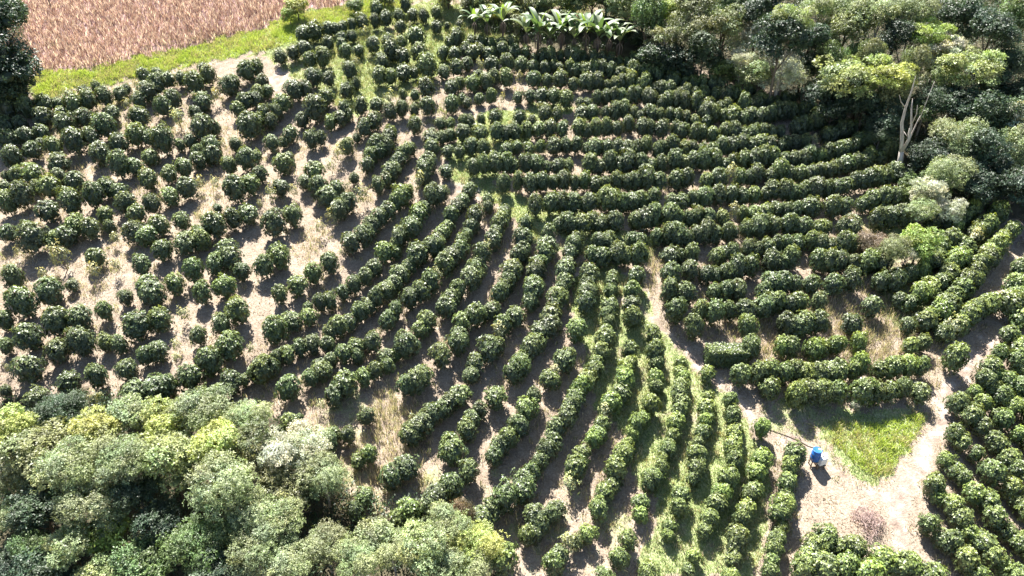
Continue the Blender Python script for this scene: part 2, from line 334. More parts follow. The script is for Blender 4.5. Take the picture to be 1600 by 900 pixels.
# ------------------------------------------------------------------ where every coffee bush stands (measured in the photograph)
TILES = [  # origin x, y, zoom, "x,y,width ..."; a trailing p marks a pale thin one
(0, 60, 5, '1125,295,110 1225,265,90 750,375,80 820,460,130 930,425,110 980,375,70 1230,375,130 1160,430,130 1085,480,130 1310,320,110 1415,310,90 1520,370,160 1520,265,70 1585,215,90 550,440,120p 650,405,90 355,525,130 455,505,100 580,540,140 690,500,140 210,550,140 340,635,140 485,585,110 500,690,150 655,630,150 880,580,110 1275,545,140 1355,480,120 1090,625,140 1400,640,150p 1525,580,100 50,575,150 160,665,110 190,760,130 320,720,120 820,710,170 720,775,130 585,830,180 50,690,110 60,810,160 250,870,140 420,850,120 780,865,130 930,840,140 1055,780,150 1170,770,130 1285,700,70p 1290,840,170 1400,810,90 1490,790,110 1575,700,130 1590,480,110 1170,880,80 980,500,80p 1540,870,90 300,780,60 1070,350,70p'),
(0, 220, 5, '100,150,150 255,110,160 430,60,120 790,120,150 460,190,160 455,265,130 30,240,70 130,260,130 270,260,150 270,340,100 400,370,150 580,320,150 930,220,170 1040,190,130 1170,120,120 1440,210,140 1550,150,120 1320,255,140 1160,310,130 1460,380,140 1330,430,140 840,370,140 920,380,120 730,450,170 570,500,170 190,450,170 60,500,150 375,545,150 30,350,100 980,480,150 1060,570,150 1185,500,130 200,640,90 60,710,140 590,660,150 690,690,150 820,580,110 850,640,90 270,790,200 430,760,150 520,740,130 1060,720,170 1150,740,150 1240,660,140 1420,620,130 1440,800,170 1260,850,150 1560,740,130 890,740,90p 600,90,60p'),
(0, 380, 5, '490,120,180p 740,110,140 100,290,170 390,410,190 190,500,210 550,290,90 730,210,130p 900,170,110p 1100,170,150 1265,90,150 1150,320,150 1190,400,190 1370,320,150 1500,220,170 1590,390,150 970,400,100 810,520,140 630,580,180 450,640,190 1080,670,200 1265,600,190 1430,540,120p 40,600,130 40,780,100 240,740,210 640,800,200 820,760,130 930,780,130 440,850,180 1140,870,130 1240,830,160 1370,770,100p 1545,710,120 130,40,80p 320,220,90p 400,260,80p'),
(0, 500, 5, '220,400,210 985,380,170 765,450,170 1220,540,200 1310,520,150 1060,570,180 1480,460,180 520,500,180 1590,300,100 20,510,90 750,620,140p 280,620,150 1570,560,120 1350,670,110 1370,270,90p 30,330,60p'),
(300, 60, 5, '80,215,120 20,260,80 125,300,120 50,370,170 205,300,60p 285,390,150 330,330,90 430,275,140 505,235,110 550,340,90 590,400,90 520,410,90 415,495,120 490,470,110 90,515,140 30,585,110 360,555,120 185,450,100p 690,140,100 790,110,100 875,80,110 925,170,110 1025,165,140 950,310,130 1070,310,110 800,420,140 885,395,110 1045,470,120 1020,520,90 705,510,140 655,580,110 560,590,100 615,640,100 520,645,100 450,725,170 955,590,170 855,630,110 1155,610,120 1220,575,90 1080,650,100 1350,700,130 1420,650,120 1285,740,70 1320,540,120 1440,510,110 1540,480,110p 1545,570,120 1205,415,120 1280,340,80 1235,255,100 1065,30,90 1160,25,80 1200,100,90 1300,70,80 1415,50,110 1535,30,100 1480,160,110 1560,120,130 1465,300,120 1550,300,100 625,810,130 770,745,110 710,780,80 930,800,120 1005,770,90 340,820,100 230,820,80p 160,870,140 80,740,170 165,690,100 1210,840,100 1145,860,90p 1440,840,130 1540,770,110 1385,880,80 1235,780,60p 640,840,60p'),
(300, 220, 5, '50,150,150 165,115,150 340,30,100 425,160,140 495,110,90 530,255,130 290,190,110 340,400,170 455,350,130 715,190,150 750,110,90 690,360,130 625,420,110p 790,380,90p 880,310,110 960,240,150 1010,380,150 1060,440,150 1130,380,130 1225,490,130 1145,545,140 1095,600,110p 1000,660,100p 1265,265,80 1215,310,60p 1330,430,130p 1370,180,110 1400,110,110 1460,70,110 1530,40,110 1455,350,110 1520,290,110 1590,210,90 1150,110,120p 1210,50,100 1085,180,90p 660,670,200 780,600,150 320,620,140 440,570,140 180,680,170 75,780,150 290,850,160 670,880,140 1250,810,150 1345,750,140 1400,665,150 1465,600,120 1530,540,130 1590,480,110 1510,870,140 1590,810,110 190,490,70 60,330,100p 1160,830,70p 180,320,90p 520,450,60p 60,560,60p'),
(300, 380, 5, '55,230,160 175,165,150 310,110,150 390,210,120 110,420,190 250,350,160 565,185,160 685,125,150 685,385,130 825,320,150 945,240,140 1075,155,150 370,545,170 230,640,150 60,720,120 300,830,200 125,890,200 450,780,80p 640,710,200 770,600,150 905,560,130 900,460,80 1000,460,120 1080,450,120 1180,370,110 1265,320,130 1350,250,120 1425,180,130 1520,110,140 1590,50,110 560,890,100 660,870,110 750,850,120 840,800,130 940,780,130 1050,770,120 1075,690,110 1150,650,140 1230,610,150 1310,540,140 1380,480,120 1440,430,140 1520,370,130 1580,310,130 1080,880,100 1180,850,130 1280,800,140 1410,770,140 1340,750,60 1530,600,140 1590,520,120 1470,640,70p 1520,870,130 1590,840,100'),
(300, 540, 5, '150,150,200 560,200,180 480,180,120 620,160,130 640,70,100 740,90,150 300,300,160 200,330,110 290,260,100 400,230,90 90,370,150 760,340,190 850,250,70p 920,240,130 1020,190,150 1180,80,160 1290,60,110 1080,80,100 1000,140,120 1110,390,150 1180,310,180 1340,230,130 1430,180,130 1520,130,120 1590,70,120 1360,540,120 1390,830,150 1290,870,110 1000,430,90p 760,590,150 680,650,110 1100,650,120 1210,680,120 1060,740,140 820,520,80'),
(400, 0, 5, '370,270,120 465,265,120 180,430,100 290,420,100 375,375,110 425,470,110 525,465,130 560,320,90 560,215,100 620,210,80 680,200,90 750,190,80 835,180,100 930,165,90 940,70,110 1015,150,110 1000,95,60 1120,120,90 1130,200,80 1165,50,90 1225,110,90 1310,120,90 1410,90,90 1410,200,90 1490,165,50 1590,190,70 670,290,90 745,265,80 840,260,80p 705,400,100 805,370,80 920,350,120 1040,310,100 1135,315,90 1255,300,130 1060,430,110 1150,450,110 980,490,100 1275,430,120 1465,410,90 1550,420,100 1570,310,120 450,600,130 570,600,110 740,555,110 880,460,80p 955,600,120 1055,600,100 1155,570,120 1240,550,80 1335,540,150 1470,550,100 1570,530,110 330,710,140 400,690,110 540,770,100 705,700,110 785,640,80 820,820,120 940,800,110 1040,860,110 1140,850,100 1040,770,90p 1235,840,80 1330,700,140 1145,720,70 1240,720,80 1340,830,120 1525,820,120 1530,690,110 1590,640,80 690,860,110 780,470,70p 1200,195,60p'),
(600, 60, 5, '520,20,100 600,20,100 680,25,100 760,25,100 840,25,100 920,30,100 1000,30,100 465,105,90 555,110,100 640,90,100 700,110,100 750,90,100 810,110,90 845,90,80 925,90,110 1020,90,110 1110,100,100 570,210,110 650,190,110 755,200,90p 845,210,110 965,200,110 1070,210,110 1165,220,110 1260,240,90 520,370,110 620,330,110 690,350,110 740,300,110 800,350,110 860,300,110 955,320,120 1060,310,90p 1170,320,120 1275,330,90 1380,330,120 1480,350,90 1570,340,100 610,450,70 650,480,80 740,450,80 840,440,90 925,450,70p 1045,440,80 1145,440,110 1235,450,110 1330,450,110 1425,480,110 1540,480,80 1590,480,80 530,510,120 160,270,110 335,240,140 325,400,150 240,420,80 145,420,70 330,520,110 240,540,90p 145,540,110 40,560,120 40,460,90p 240,680,120 440,660,90 515,650,90 620,630,80 670,630,90 760,620,80 870,610,110 1060,620,110 1155,620,80 1260,580,110 1350,590,90 1550,590,120 370,770,130 370,840,120 460,750,90 515,730,90 620,730,120 760,730,110 880,730,120 950,730,120 1020,730,110 1120,720,110 1210,700,120 1300,710,110 1395,710,110 1520,700,110 1590,710,90 500,860,90 590,870,90 685,840,120 780,840,100 960,860,100 1040,830,90 1135,850,90 1220,830,90 1330,840,110 1420,830,100 1500,830,100 1590,840,90 50,740,100 20,800,100 210,850,80 130,890,90 870,880,60'),
(600, 220, 5, '350,160,120 485,220,100 815,450,110 810,500,90 945,530,100 1500,770,110 480,340,60p 470,850,90'),
]
# hedge-like rows: diameter in metres, then stretches of row separated by |
ROWS = [
(1.75, '836,87 878,86 930,91 976,96 1000,92 1020,100 1070,112'),
(1.75, '864,102 890,106 920,110 946,108 976,118 992,112 1020,118 1050,124 1080,128 1126,134'),
(1.7, '895,130 930,128 960,132 984,128 1008,134 1030,140 1054,142 1080,144 1106,148 1136,146 1170,144 1190,148'),
(1.7, '910,156 918,154 | 932,152 974,150 1004,148 1018,154 | 1032,158 1052,156 1080,160 1096,166 1122,164 1168,166 1192,162 1220,158 1240,150'),
(1.75, '906,176 926,178 | 946,176 964,178 978,172 1000,178 1016,178 | 1030,178 1060,182 1076,184 1104,188 | 1104,178 1126,180 1168,182 1196,182 1208,176 1240,172 1264,170'),
(1.8, '880,200 | 902,202 916,200 | 930,202 962,200 | 982,195 983,196 | 1002,198 1018,200 | 1034,202 | 1056,200 1076,208 1120,208 1168,210 1198,208 1220,206 | 1244,200 1266,194 1286,186 1300,184'),
(1.8, '892,226 916,228 | 932,232 964,234 984,234 1008,230 1028,236 1050,232 1080,230 1100,232 | 1114,234 1132,228 1164,226 1190,226 1212,230 1230,224 1272,220 | 1290,212 1306,210 1320,204 1338,200'),
(1.85, '740,262 772,258 810,258 844,258 878,258 916,260 954,256 1000,254 1034,256 | 1054,256 1072,254 1090,250 1108,256 1154,252 1190,248 1248,250 1264,242 | 1280,244 1316,234 1350,224 1366,217'),
(1.85, '788,288 812,286 | 830,288 | 848,286 884,284 920,286 972,284 1030,286 | 1058,284 1072,282 | 1106,284 1124,280 1164,276 1212,272 1252,272 | 1268,268 1304,262 1338,254 1372,244 1394,237'),
(1.85, '836,324 | 864,320 908,318 924,318 | 946,316 958,320 | 972,320 1004,314 1052,314 1098,312 | 1124,306 1160,304 1196,300 | 1206,296 1238,299 1288,298 1304,296 1338,284 1376,280 1398,275'),
(1.85, '872,348 886,346 | 896,350 924,346 960,348 | 990,344 1036,342 1090,341 1134,336 1172,333 1214,327 1270,326 1318,324 | 1346,318 1374,314 1416,310'),
(1.85, '899,376 | 938,378 950,378 | 988,372 1000,376 | 1028,370 1056,372 | 1072,370 1100,364 1128,367 1144,360 1184,356 1198,352 1230,352 | 1252,354 1278,354 | 1292,350 1316,354 | 1332,360 | 1372,346 1390,342 1418,338'),
(1.85, '928,400 942,402 | 964,400 980,400 | 998,402 | 1050,402 1062,398 1088,396 1116,400 1144,392 1198,392 1212,382 | 1228,380 1242,378 | 1266,376 1294,382 1334,382'),
(1.85, '994,434 | 1047,430 | 1078,422 | 1102,428 1118,428 | 1136,430 1150,422 1172,420 | 1208,413 1222,411 1238,407 | 1278,408 | 1294,416 1332,411 1376,412'),
(1.85, '1044,458 | 1072,460 | 1116,456 1130,453 1176,454 1192,454 | 1204,444 1222,442 | 1242,444 1266,444 | 1302,446 | 1329,440 | 1376,444 1392,440'),
(1.85, '1055,488 | 1096,488 1112,490 | 1138,484 1164,486 | 1186,480 1196,484 | 1204,478 1218,470 1232,476 | 1246,474 | 1276,474 1288,476 | 1362,478 | 1408,466 1424,472 1440,464'),
(1.85, '1084,516 1098,516 | 1170,516 | 1230,510 | 1244,512 1256,508 | 1280,506 | 1331,508 | 1422,506 1444,500'),
(1.75, '1172,546 | 1220,542 1234,544 | 1268,546 1298,542 1310,540 | 1338,540 1350,539 | 1422,540 1446,536'),
(1.8, '1156,582 | 1184,584 1208,580 1226,584 | 1244,580 1276,584 | 1296,580 1348,574 | 1376,578 1408,574 1440,572'),
(2.0, '1200,606 1200,614 | 1244,618 1264,612 1282,610 | 1308,612 1340,614 1372,616 | 1386,610 1404,608 1438,610'),
(2.0, '1488,564'),
# rows curving into the shade of the wood on the right
(1.8, '1526,316 1500,344 1484,376 1464,398 1438,424 1404,430'),
(1.85, '1556,336 1532,360 1512,388 1486,418 1468,446 1440,460 1410,466'),
(1.85, '1586,354 1560,378 1538,408 1520,436 1492,466 1472,482 1446,498 1420,504'),
(1.85, '1548,470 1528,484 1506,498 1502,512 1474,520'),
# the fan of rows running down to the lower left
(1.75, '644,228 626,246 616,262 604,276 590,290'),
(1.85, '670,250 660,268 662,276 654,290 | 638,300 628,312 608,328 593,340 580,353 569,368 550,382'),
(1.85, '688,300 668,314 658,332 640,362 620,380 604,398'),
(1.8, '732,294 724,310 716,322 | 706,338 698,356 686,372 672,390 656,394 638,416 620,434 606,450'),
(1.8, '746,338 738,352 728,366 716,392 696,410 692,424 676,442 | 660,454 642,466 | 622,484 606,500'),
(1.8, '790,335 780,352 775,372 764,388 752,400 744,416 736,436 720,448 704,466 688,488 668,500 | 656,514 644,532 | 636,540 620,550 604,560'),
(1.75, '824,352 818,370 815,388 806,404 800,424 794,440 | 788,450 776,464 770,478 752,486 732,500 720,514 712,538 | 690,556 | 664,584 648,598 634,599'),
(1.75, '858,366 854,384 850,396 844,410 838,430 832,448 826,470 | 806,494 | 788,508 780,526 774,546 762,554 | 746,562 738,582 | 718,612 700,630 682,642 662,656 646,668 636,684'),
(1.75, '896,386 888,402 882,424 878,446 870,468 862,488 858,508 | 842,518 834,536 818,554 812,574 796,586 | 774,620 | 748,636 740,652 730,672'),
(1.7, '923,427 917,446 916,472 | 903,517 | 890,552 880,566 868,576 860,592 | 834,622 824,636 | 812,666 | 794,684 780,700 768,714'),
(1.6, '958,430 954,452 | 951,474 950,497 943,527 938,556 932,572 918,588 908,606 898,622 890,642 874,664 862,686 850,706 838,728 822,750 814,766'),
(1.55, '987,455 | 986,474 | 990,498 | 985,545 982,567 | 978,580 974,596 970,610 | 954,628 944,646 938,668 928,688 | 908,706 901,730 892,752 | 868,792 848,808 834,830'),
(1.5, '1020,522 1026,545 1028,562 | 1026,584 1024,604 | 1016,630 | 1004,648 994,664 984,684 976,704 966,726 956,748 946,768 | 936,794 | 916,828 900,846 882,862 866,882'),
(1.3, '1066,562 1067,580 1064,600 1063,628 1060,646 1054,668 1046,690 1038,712 1026,736 1014,754 | 1002,780 1000,800 | 984,840 | 967,870 | 944,898'),
(1.3, '1106,578 | 1108,618 1106,638 1102,656 | 1098,674 1092,696 1088,720 1086,742 | 1066,770 1062,786 1052,804 1044,830 | 1012,896'),
(1.3, '1142,624 | 1146,648 | 1148,674 1146,696 1146,720 | 1142,736 1132,758 1120,780 1110,806 1103,824 | 1088,858 1082,870 1078,886'),
(1.4, '1192,668 | 1192,714 1184,738 1178,762 1168,790 1158,816 1152,840 1148,866 1142,892'),
(1.4, '1244,712 1236,734 1232,756 1228,782 1222,806 1217,834 1212,862 1206,892'),
(1.9, '704,696 706,704 | 738,738 724,746 708,758 | 688,770 668,790 | 640,800 624,816 606,828'),
(1.8, '826,728 818,750 | 790,780 768,794 752,812 | 836,806 824,834 | 782,872'),
(1.8, '612,742 | 634,728 | 568,776 558,794 | 548,810 | 572,646'),
# block beyond the dirt track
(1.55, '1453,813 1477,840 1497,863 1527,890'),
(1.5, '1460,757 1467,770 1487,790 1513,820 1540,850 1570,880 1590,900'),
(1.5, '1480,713 1510,747 1537,780 1567,813 1597,847 1612,866'),
(1.5, '1493,677 1517,697 1540,723 1577,760 1612,796'),
(1.5, '1497,633 1533,663 1573,703 1606,752'),
(1.5, '1523,610 1547,633 1570,653 1610,688'),
(1.5, '1536,592 1560,608 1588,632 1612,648'),
(1.5, '1545,572 1566,582 1590,598 1614,612'),
(1.5, '1560,548 1580,558 1606,574'),
(1.85, '1578,522 1596,538 | 1596,500'),
(1.9, '1576,478 1586,490 | 1588,466 1600,450 | 1584,450 | 1594,418 1606,410'),
(1.8, '1274,858 1266,872 1256,888 | 1288,842 1306,850 1324,856 1336,854 | 1330,870 1322,884 | 1284,888 1300,880'),
(1.8, '1352,900 | 1383,876 1407,879 1430,888 1452,896'),
]
BUSH = []   # x, y, diameter, pale, kind
def add_bush(x, y, dia, pale, min_d=0.72, row=-1, seg=0.0):
    for b in BUSH:
        if abs(b[0] - x) < 2 and math.hypot(b[0] - x, b[1] - y) < min_d * .5 * (b[2] + dia) * .54 + .1: return
    BUSH.append((float(x), float(y), float(dia), pale, row, seg))
for ox, oy, s, txt in TILES:
    for q in txt.split():
        pale = q.endswith('p'); a, b, w = [float(k) for k in q.rstrip('p').split(',')]
        px, py = ox + a / s, oy + b / s
        x, y, d = cast(px, py, 1.3)
        add_bush(x, y, min(max(w / s * d / F * .95, .7), 2.5), pale)
for rowi, (dia, txt) in enumerate(ROWS):
    for segi, seg in enumerate(txt.split('|')):
        P = [cast(a, b, 1.3)[:2] for a, b in pp(seg)]
        P = [(float(a), float(b)) for a, b in P]
        if len(P) == 1: add_bush(P[0][0], P[0][1], dia, False, .72, rowi, segi); continue
        ds = [0]
        for a, b in zip(P[:-1], P[1:]): ds.append(ds[-1] + math.hypot(a[0]-b[0], a[1]-b[1]))
        n = max(1, round(ds[-1] / (dia * .62)))
        for k in range(n + 1):
            t = ds[-1] * k / n + rng.uniform(-.16, .16)
            x = np.interp(t, ds, [p[0] for p in P]); y = np.interp(t, ds, [p[1] for p in P])
            if 0 < k < n and rng.random() < .02: continue
            add_bush(x + rng.uniform(-.17, .17), y + rng.uniform(-.17, .17), dia * rng.uniform(.72, 1.08), rng.random() < .03, .6, rowi, segi + k / (n + 1))
print('bushes', len(BUSH))

# ------------------------------------------------------------------ foliage builders
def rand_dirs(n, zmin=-1.0):
    z = rng.uniform(zmin, 1, n); a = rng.uniform(0, 2 * math.pi, n); r = np.sqrt(1 - z * z)
    return np.stack([r * np.cos(a), r * np.sin(a), z], 1)
def tangent(o, n): return norm(o - (o * n).sum(1, keepdims=True) * n)
def norm(v): return v / (np.linalg.norm(v, axis=1, keepdims=True) + 1e-9)
def leaves(P, D, L, W, nrm=None):
    """diamond leaves at P along D; returns verts and quads"""
    n = len(P); D = norm(D)
    if nrm is None: nrm = norm(rand_dirs(n) + np.array([0, 0, .9]))
    S = norm(np.cross(D, nrm)); L = np.broadcast_to(L, (n,))[:, None]; W = np.broadcast_to(W, (n,))[:, None]
    up = norm(np.cross(S, D))
    v = np.stack([P, P + D * L * .45 + S * W * .5 + up * W * .12, P + D * L - up * L * .10, P + D * L * .45 - S * W * .5 + up * W * .12], 1).reshape(-1, 3)
    f = np.arange(4 * n).reshape(n, 4); return v, f
def core(rad, cz, hz, lump, seed, n=9):
    """closed lumpy body of packed foliage inside a crown"""
    vs = []; th = np.linspace(.0, math.pi, n); ph = np.linspace(0, 2 * math.pi, 13)[:-1]
    for t in th:
        for p in ph:
            d = np.array([math.sin(t) * math.cos(p), math.sin(t) * math.sin(p), math.cos(t)])
            vs.append(d * np.array([rad, rad, hz]) * lump(d[None])[0] + np.array([0, 0, cz]))
    fs = []
    for i in range(n - 1):
        for j in range(12):
            fs.append((i*12+j, (i+1)*12+j, (i+1)*12+(j+1) % 12, i*12+(j+1) % 12))
    return np.array(vs), np.array(fs)
def lump_fn(k, amp, sharp=5):
    B = rand_dirs(k, -.4); A = rng.uniform(-amp * .6, amp, k)
    return lambda d: 1 + (np.exp(sharp * (norm(d) @ B.T - 1)) * A).sum(1)
def bush_mesh(name, clusters=150, per=9, L=.095, W=.05, sparse=False, sides=1.0):
    """unit coffee bush: diameter about 1, height about 1, foot at z = 0"""
    lump = lump_fn(14, .28, 7)
    d = rand_dirs(clusters * 3, -.85)
    d = d[rng.random(len(d)) < np.clip(.6 + .5 * d[:, 2], .25, 1)][:clusters]
    r = lump(d) * rng.uniform(.78, 1.05, len(d)) if not sparse else lump(d) * rng.uniform(.35, 1.0, len(d))
    hz = .47
    C = d * r[:, None] * np.array([.46, .46, hz])
    C[:, 2] += .53
    # the skirt narrows a little to the ground
    k = np.clip(1.0 - .35 * np.clip(.30 - C[:, 2], 0, 1) / .3, .6, 1); C[:, :2] *= k[:, None]
    m = len(C)
    idx = np.repeat(np.arange(m), per)
    off = rand_dirs(m * per); P = C[idx] + off * rng.uniform(.0, .035, (m * per, 1))
    nr = norm(np.array([0, 0, .6]) + d[idx] * 1.0 + rand_dirs(m * per) * .55)
    D = norm(tangent(off, nr) + d[idx] * .38 + np.array([0, 0, -.2]))
    ln = rng.uniform(.7, 1.25, m * per)
    v, f = leaves(P, D, L * ln, W * ln, nr)
    tint = rng.uniform(.75, 1.25, m)[idx] * rng.uniform(.8, 1.2, m * per)
    young_sunlit = rng.random(m * per) < np.clip((C[idx, 2] - .60) * 2.2, .02, .7)  # paler young leaves, crowded upwards to paint sunlit tops into the tint
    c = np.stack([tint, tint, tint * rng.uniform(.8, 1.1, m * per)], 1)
    c[young_sunlit] *= np.array([2.9, 2.5, 2.0])
    c = np.repeat(c, 4, 0)
    if not sparse:
        cv, cf = core(.34, .50, .35, lump, 0)
        cv[:, 2] = np.maximum(cv[:, 2], .07)
        f = np.concatenate([f, cf + len(v)]); v = np.concatenate([v, cv]); c = np.concatenate([c, np.full((len(cv), 3), .85)])
    return v, f, c
def stem_mesh(name, sparse=False):
    b = MB(); b.tube([(0, 0, -.08), (.01, 0, .2), (0, .01, .5), (0, 0, .8)], [.03, .024, .018, .006], 6)
    for k in range(5 if sparse else 3):
        a = random.uniform(0, 6.28); z = random.uniform(.15, .5)
        b.tube([(0, 0, z), (.12*math.cos(a), .12*math.sin(a), z + .12), (.28*math.cos(a), .28*math.sin(a), z + .22)], [.012, .009, .004], 5)
    return b.mesh(name, M['bark'])
VAR = []
for k in range(8): VAR.append(bush_mesh('v', clusters=rng.integers(165, 200), per=10))
SPARSE = [bush_mesh('v', clusters=75, per=7, L=.085, W=.04, sparse=True) for k in range(3)]
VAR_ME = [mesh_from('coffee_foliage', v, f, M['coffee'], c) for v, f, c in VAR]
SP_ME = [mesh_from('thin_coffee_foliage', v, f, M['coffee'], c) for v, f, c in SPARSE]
STEM = stem_mesh('coffee_stem'); STEM_SP = stem_mesh('thin_coffee_stem', True)
# ------------------------------------------------------------------ coffee: the 300 that show largest as things, the rest as one
info = []
for x, y, dia, pale, row, seg in BUSH:
    z = float(height(x, y)); u, w, d = proj(x, y, z + 1.0)
    vis = -15 < u < 1615 and -10 < w < 915
    hgt = dia * rng.uniform(1.2, 1.55) * (1.08 if dia < 1.6 else 1.0)
    if pale: hgt *= 1.12
    if 0 <= row <= 20: hgt *= 1.05; dia *= .90
    info.append([x, y, z, dia, hgt, pale, u, w, dia / d * F if vis else 0, row, seg])
order = sorted(range(len(info)), key=lambda k: -info[k][8])
big = set(order[:300])
def where(u, w):
    if u > 1430 and w > 560: return 'in block right of dirt track'
    if u > 1440: return 'in curved rows by shaded wood'
    if u > 1230 and w > 825 and u < 1470: return 'in clump below bare clearing'
    if u > 1180 and w < 640: return 'in terraced row upper right'
    if u > 900: return 'in fan of rows lower middle' if w > 440 else 'in long level row'
    if w > 600: return 'in lower slanting row'
    if u < 420: return 'in scattered block on left'
    return 'in slanting row mid slope'
size_words = lambda p: 'very large' if p > 42 else 'large' if p > 38 else 'big rounded' if p > 35 else 'medium'
pc_seen = set()
ONES = 'zero one two three four five six seven eight nine ten eleven twelve thirteen fourteen fifteen sixteen seventeen eighteen nineteen'.split()
TENS = 'zero ten twenty thirty forty fifty sixty seventy eighty ninety'.split()
def words(n):
    n = int(round(n)); n = max(0, min(99, n))
    return ONES[n] if n < 20 else TENS[n // 10] + ('-' + ONES[n % 10] if n % 10 else '')
ORD = 'zeroth first second third fourth fifth sixth seventh eighth ninth tenth eleventh twelfth thirteenth fourteenth fifteenth sixteenth seventeenth eighteenth nineteenth twentieth'.split() + ['twenty-' + o for o in 'first second third fourth fifth sixth seventh eighth ninth'.split()] + ['thirtieth']
FAN = [k for k, (q, t) in enumerate(ROWS) if t.startswith(('1244,712', '1192,668', '1142,624', '1106,578', '1066,562', '1020,522', '987,455', '958,430', '923,427', '896,386'))][::-1]
BLOCK = [k for k, (q, t) in enumerate(ROWS) if t.startswith(('1453,813', '1460,757', '1480,713', '1493,677', '1497,633', '1523,610', '1536,592', '1545,572'))]
RANK = {}
for rr in set(b[4] for b in BUSH if b[4] >= 0):
    ks = sorted([k for k, b in enumerate(BUSH) if b[4] == rr], key=lambda k: BUSH[k][5])
    for n_, k_ in enumerate(ks): RANK[k_] = n_ + 1
def unique(base, tail, u, w):
    for dx, dy in ((0, 0), (0, 1), (1, 0), (0, -1), (-1, 0), (1, 1), (-1, -1), (1, -1), (-1, 1)):
        lab = base + f', {words(u / 16 + dx * .5)} percent across, {words(w / 9 + dy * .5)} percent down'
        if lab not in pc_seen: break
    pc_seen.add(lab); return lab
bush_v, bush_f, bush_c = [], [], []; off = 0
tone_names = {0: 'dark green', 1: 'mid green', 2: 'yellowish green'}
for k, (x, y, z, dia, hgt, pale, u, w, sz, row, seg) in enumerate(info):
    rz = rng.uniform(0, 6.28); tilt = 1.0
    # older bushes are deeper green, those in the fan and by the track are lighter
    t = 0
    if (u > 900 and w > 520) or u > 1430: t = 2 if rng.random() < .4 else 1
    elif rng.random() < .25: t = 1
    base = [(0.054, 0.082, 0.038), (0.070, 0.104, 0.040), (0.092, 0.138, 0.044)][t]
    if pale: base = (0.20, 0.23, 0.14)
    jb = rng.uniform(.82, 1.2); base = tuple(float(c * jb * rng.uniform(.95, 1.05)) for c in base)
    sc = (dia * 1.05 * rng.uniform(.86, 1.12), dia * 1.05 * rng.uniform(.86, 1.12), hgt)
    if k in big:
        e = empty('coffee_bush', (x, y, z - .03), rz, sc)
        e.rotation_euler = (rng.uniform(-.1, .1), rng.uniform(-.1, .1), rz)
        me = SP_ME[k % 3] if pale else VAR_ME[k % 8]
        o = link('foliage', me, e); o.color = (*base, 1)
        link('stem', STEM_SP if pale else STEM, e)
        look = 'thin pale dried' if pale else size_words(sz) + ' ' + tone_names[t]
        rk = RANK.get(k, 99); short = 'thin pale' if pale else tone_names[t]
        if row in FAN and rk < 30:
            rn = FAN.index(row); rt = 'row just left of blue drum' if rn == 0 else f'{ORD[rn + 1]} row left of blue drum'
            lab = f'{short} coffee bush, {ORD[rk]} from top of {rt}'
        elif row in BLOCK and rk < 30:
            rn = BLOCK.index(row); lab = f'{short} coffee bush, {ORD[rk]} down {ORD[rn + 1]} row right of dirt track'
        else:
            lab = unique(look + ' coffee bush', '', u, w)
        tag(e, lab, 'coffee bush', 'coffee bushes planted in rows')
    else:
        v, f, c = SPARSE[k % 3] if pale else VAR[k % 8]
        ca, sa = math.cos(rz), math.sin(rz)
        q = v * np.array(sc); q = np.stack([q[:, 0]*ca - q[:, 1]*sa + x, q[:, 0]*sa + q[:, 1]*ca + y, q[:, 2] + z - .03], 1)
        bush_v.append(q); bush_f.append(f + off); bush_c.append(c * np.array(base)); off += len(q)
# one stretch of a row clipped into a box hedge
def box_hedge(Lx, Ly, Lz):
    n = 900; s = rng.integers(0, 5, n * 2)[:n]; u_ = rng.uniform(-.5, .5, (n, 3)); nn = np.zeros((n, 3))
    pick = rng.random(n); 
    for i in range(n):
        if pick[i] < .38: u_[i, 2] = .5; nn[i, 2] = 1
        elif pick[i] < .60: u_[i, 1] = -.5; nn[i, 1] = -1
        elif pick[i] < .82: u_[i, 1] = .5; nn[i, 1] = 1
        elif pick[i] < .91: u_[i, 0] = -.5; nn[i, 0] = -1
        else: u_[i, 0] = .5; nn[i, 0] = 1
    C = u_ * np.array([Lx, Ly, Lz]) * (1 + rng.uniform(-.07, .02, (n, 1))) + np.array([0, 0, Lz / 2 + .08])
    idx = np.repeat(np.arange(n), 9); o = rand_dirs(len(idx)); P = C[idx] + o * rng.uniform(0, .10, (len(idx), 1))
    nr = norm(np.array([0, 0, .5]) + nn[idx] + rand_dirs(len(idx)) * .6); D = norm(tangent(o, nr) + nn[idx] * .3)
    l = rng.uniform(.7, 1.25, len(idx)); v, f = leaves(P, D, .16 * l, .085 * l, nr)
    t = rng.uniform(.75, 1.25, n)[idx] * rng.uniform(.8, 1.2, len(idx)); c = np.stack([t, t, t], 1)
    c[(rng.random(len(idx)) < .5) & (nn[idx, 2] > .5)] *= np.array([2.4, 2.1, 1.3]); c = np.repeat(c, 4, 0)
    m = MB(); m.box((0, 0, Lz * .48), (Lx * .84, Ly * .8, Lz * .84)); cv = np.array(m.v); cf = np.array(m.f)
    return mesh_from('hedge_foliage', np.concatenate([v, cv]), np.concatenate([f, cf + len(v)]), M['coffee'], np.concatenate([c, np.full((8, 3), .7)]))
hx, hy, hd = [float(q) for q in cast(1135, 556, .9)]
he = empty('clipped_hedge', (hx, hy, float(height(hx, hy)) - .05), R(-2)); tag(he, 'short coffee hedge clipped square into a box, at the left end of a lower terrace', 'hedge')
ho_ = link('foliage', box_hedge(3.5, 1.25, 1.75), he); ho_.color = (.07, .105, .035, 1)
for xx in (-1.4, -.5, .5, 1.4):
    b = MB(); b.tube([(xx, 0, -.1), (xx + .02, 0, .5), (xx, 0, 1.0)], [.05, .04, .02], 6); link('stem', b.mesh('hedge_stem', M['bark']), he)
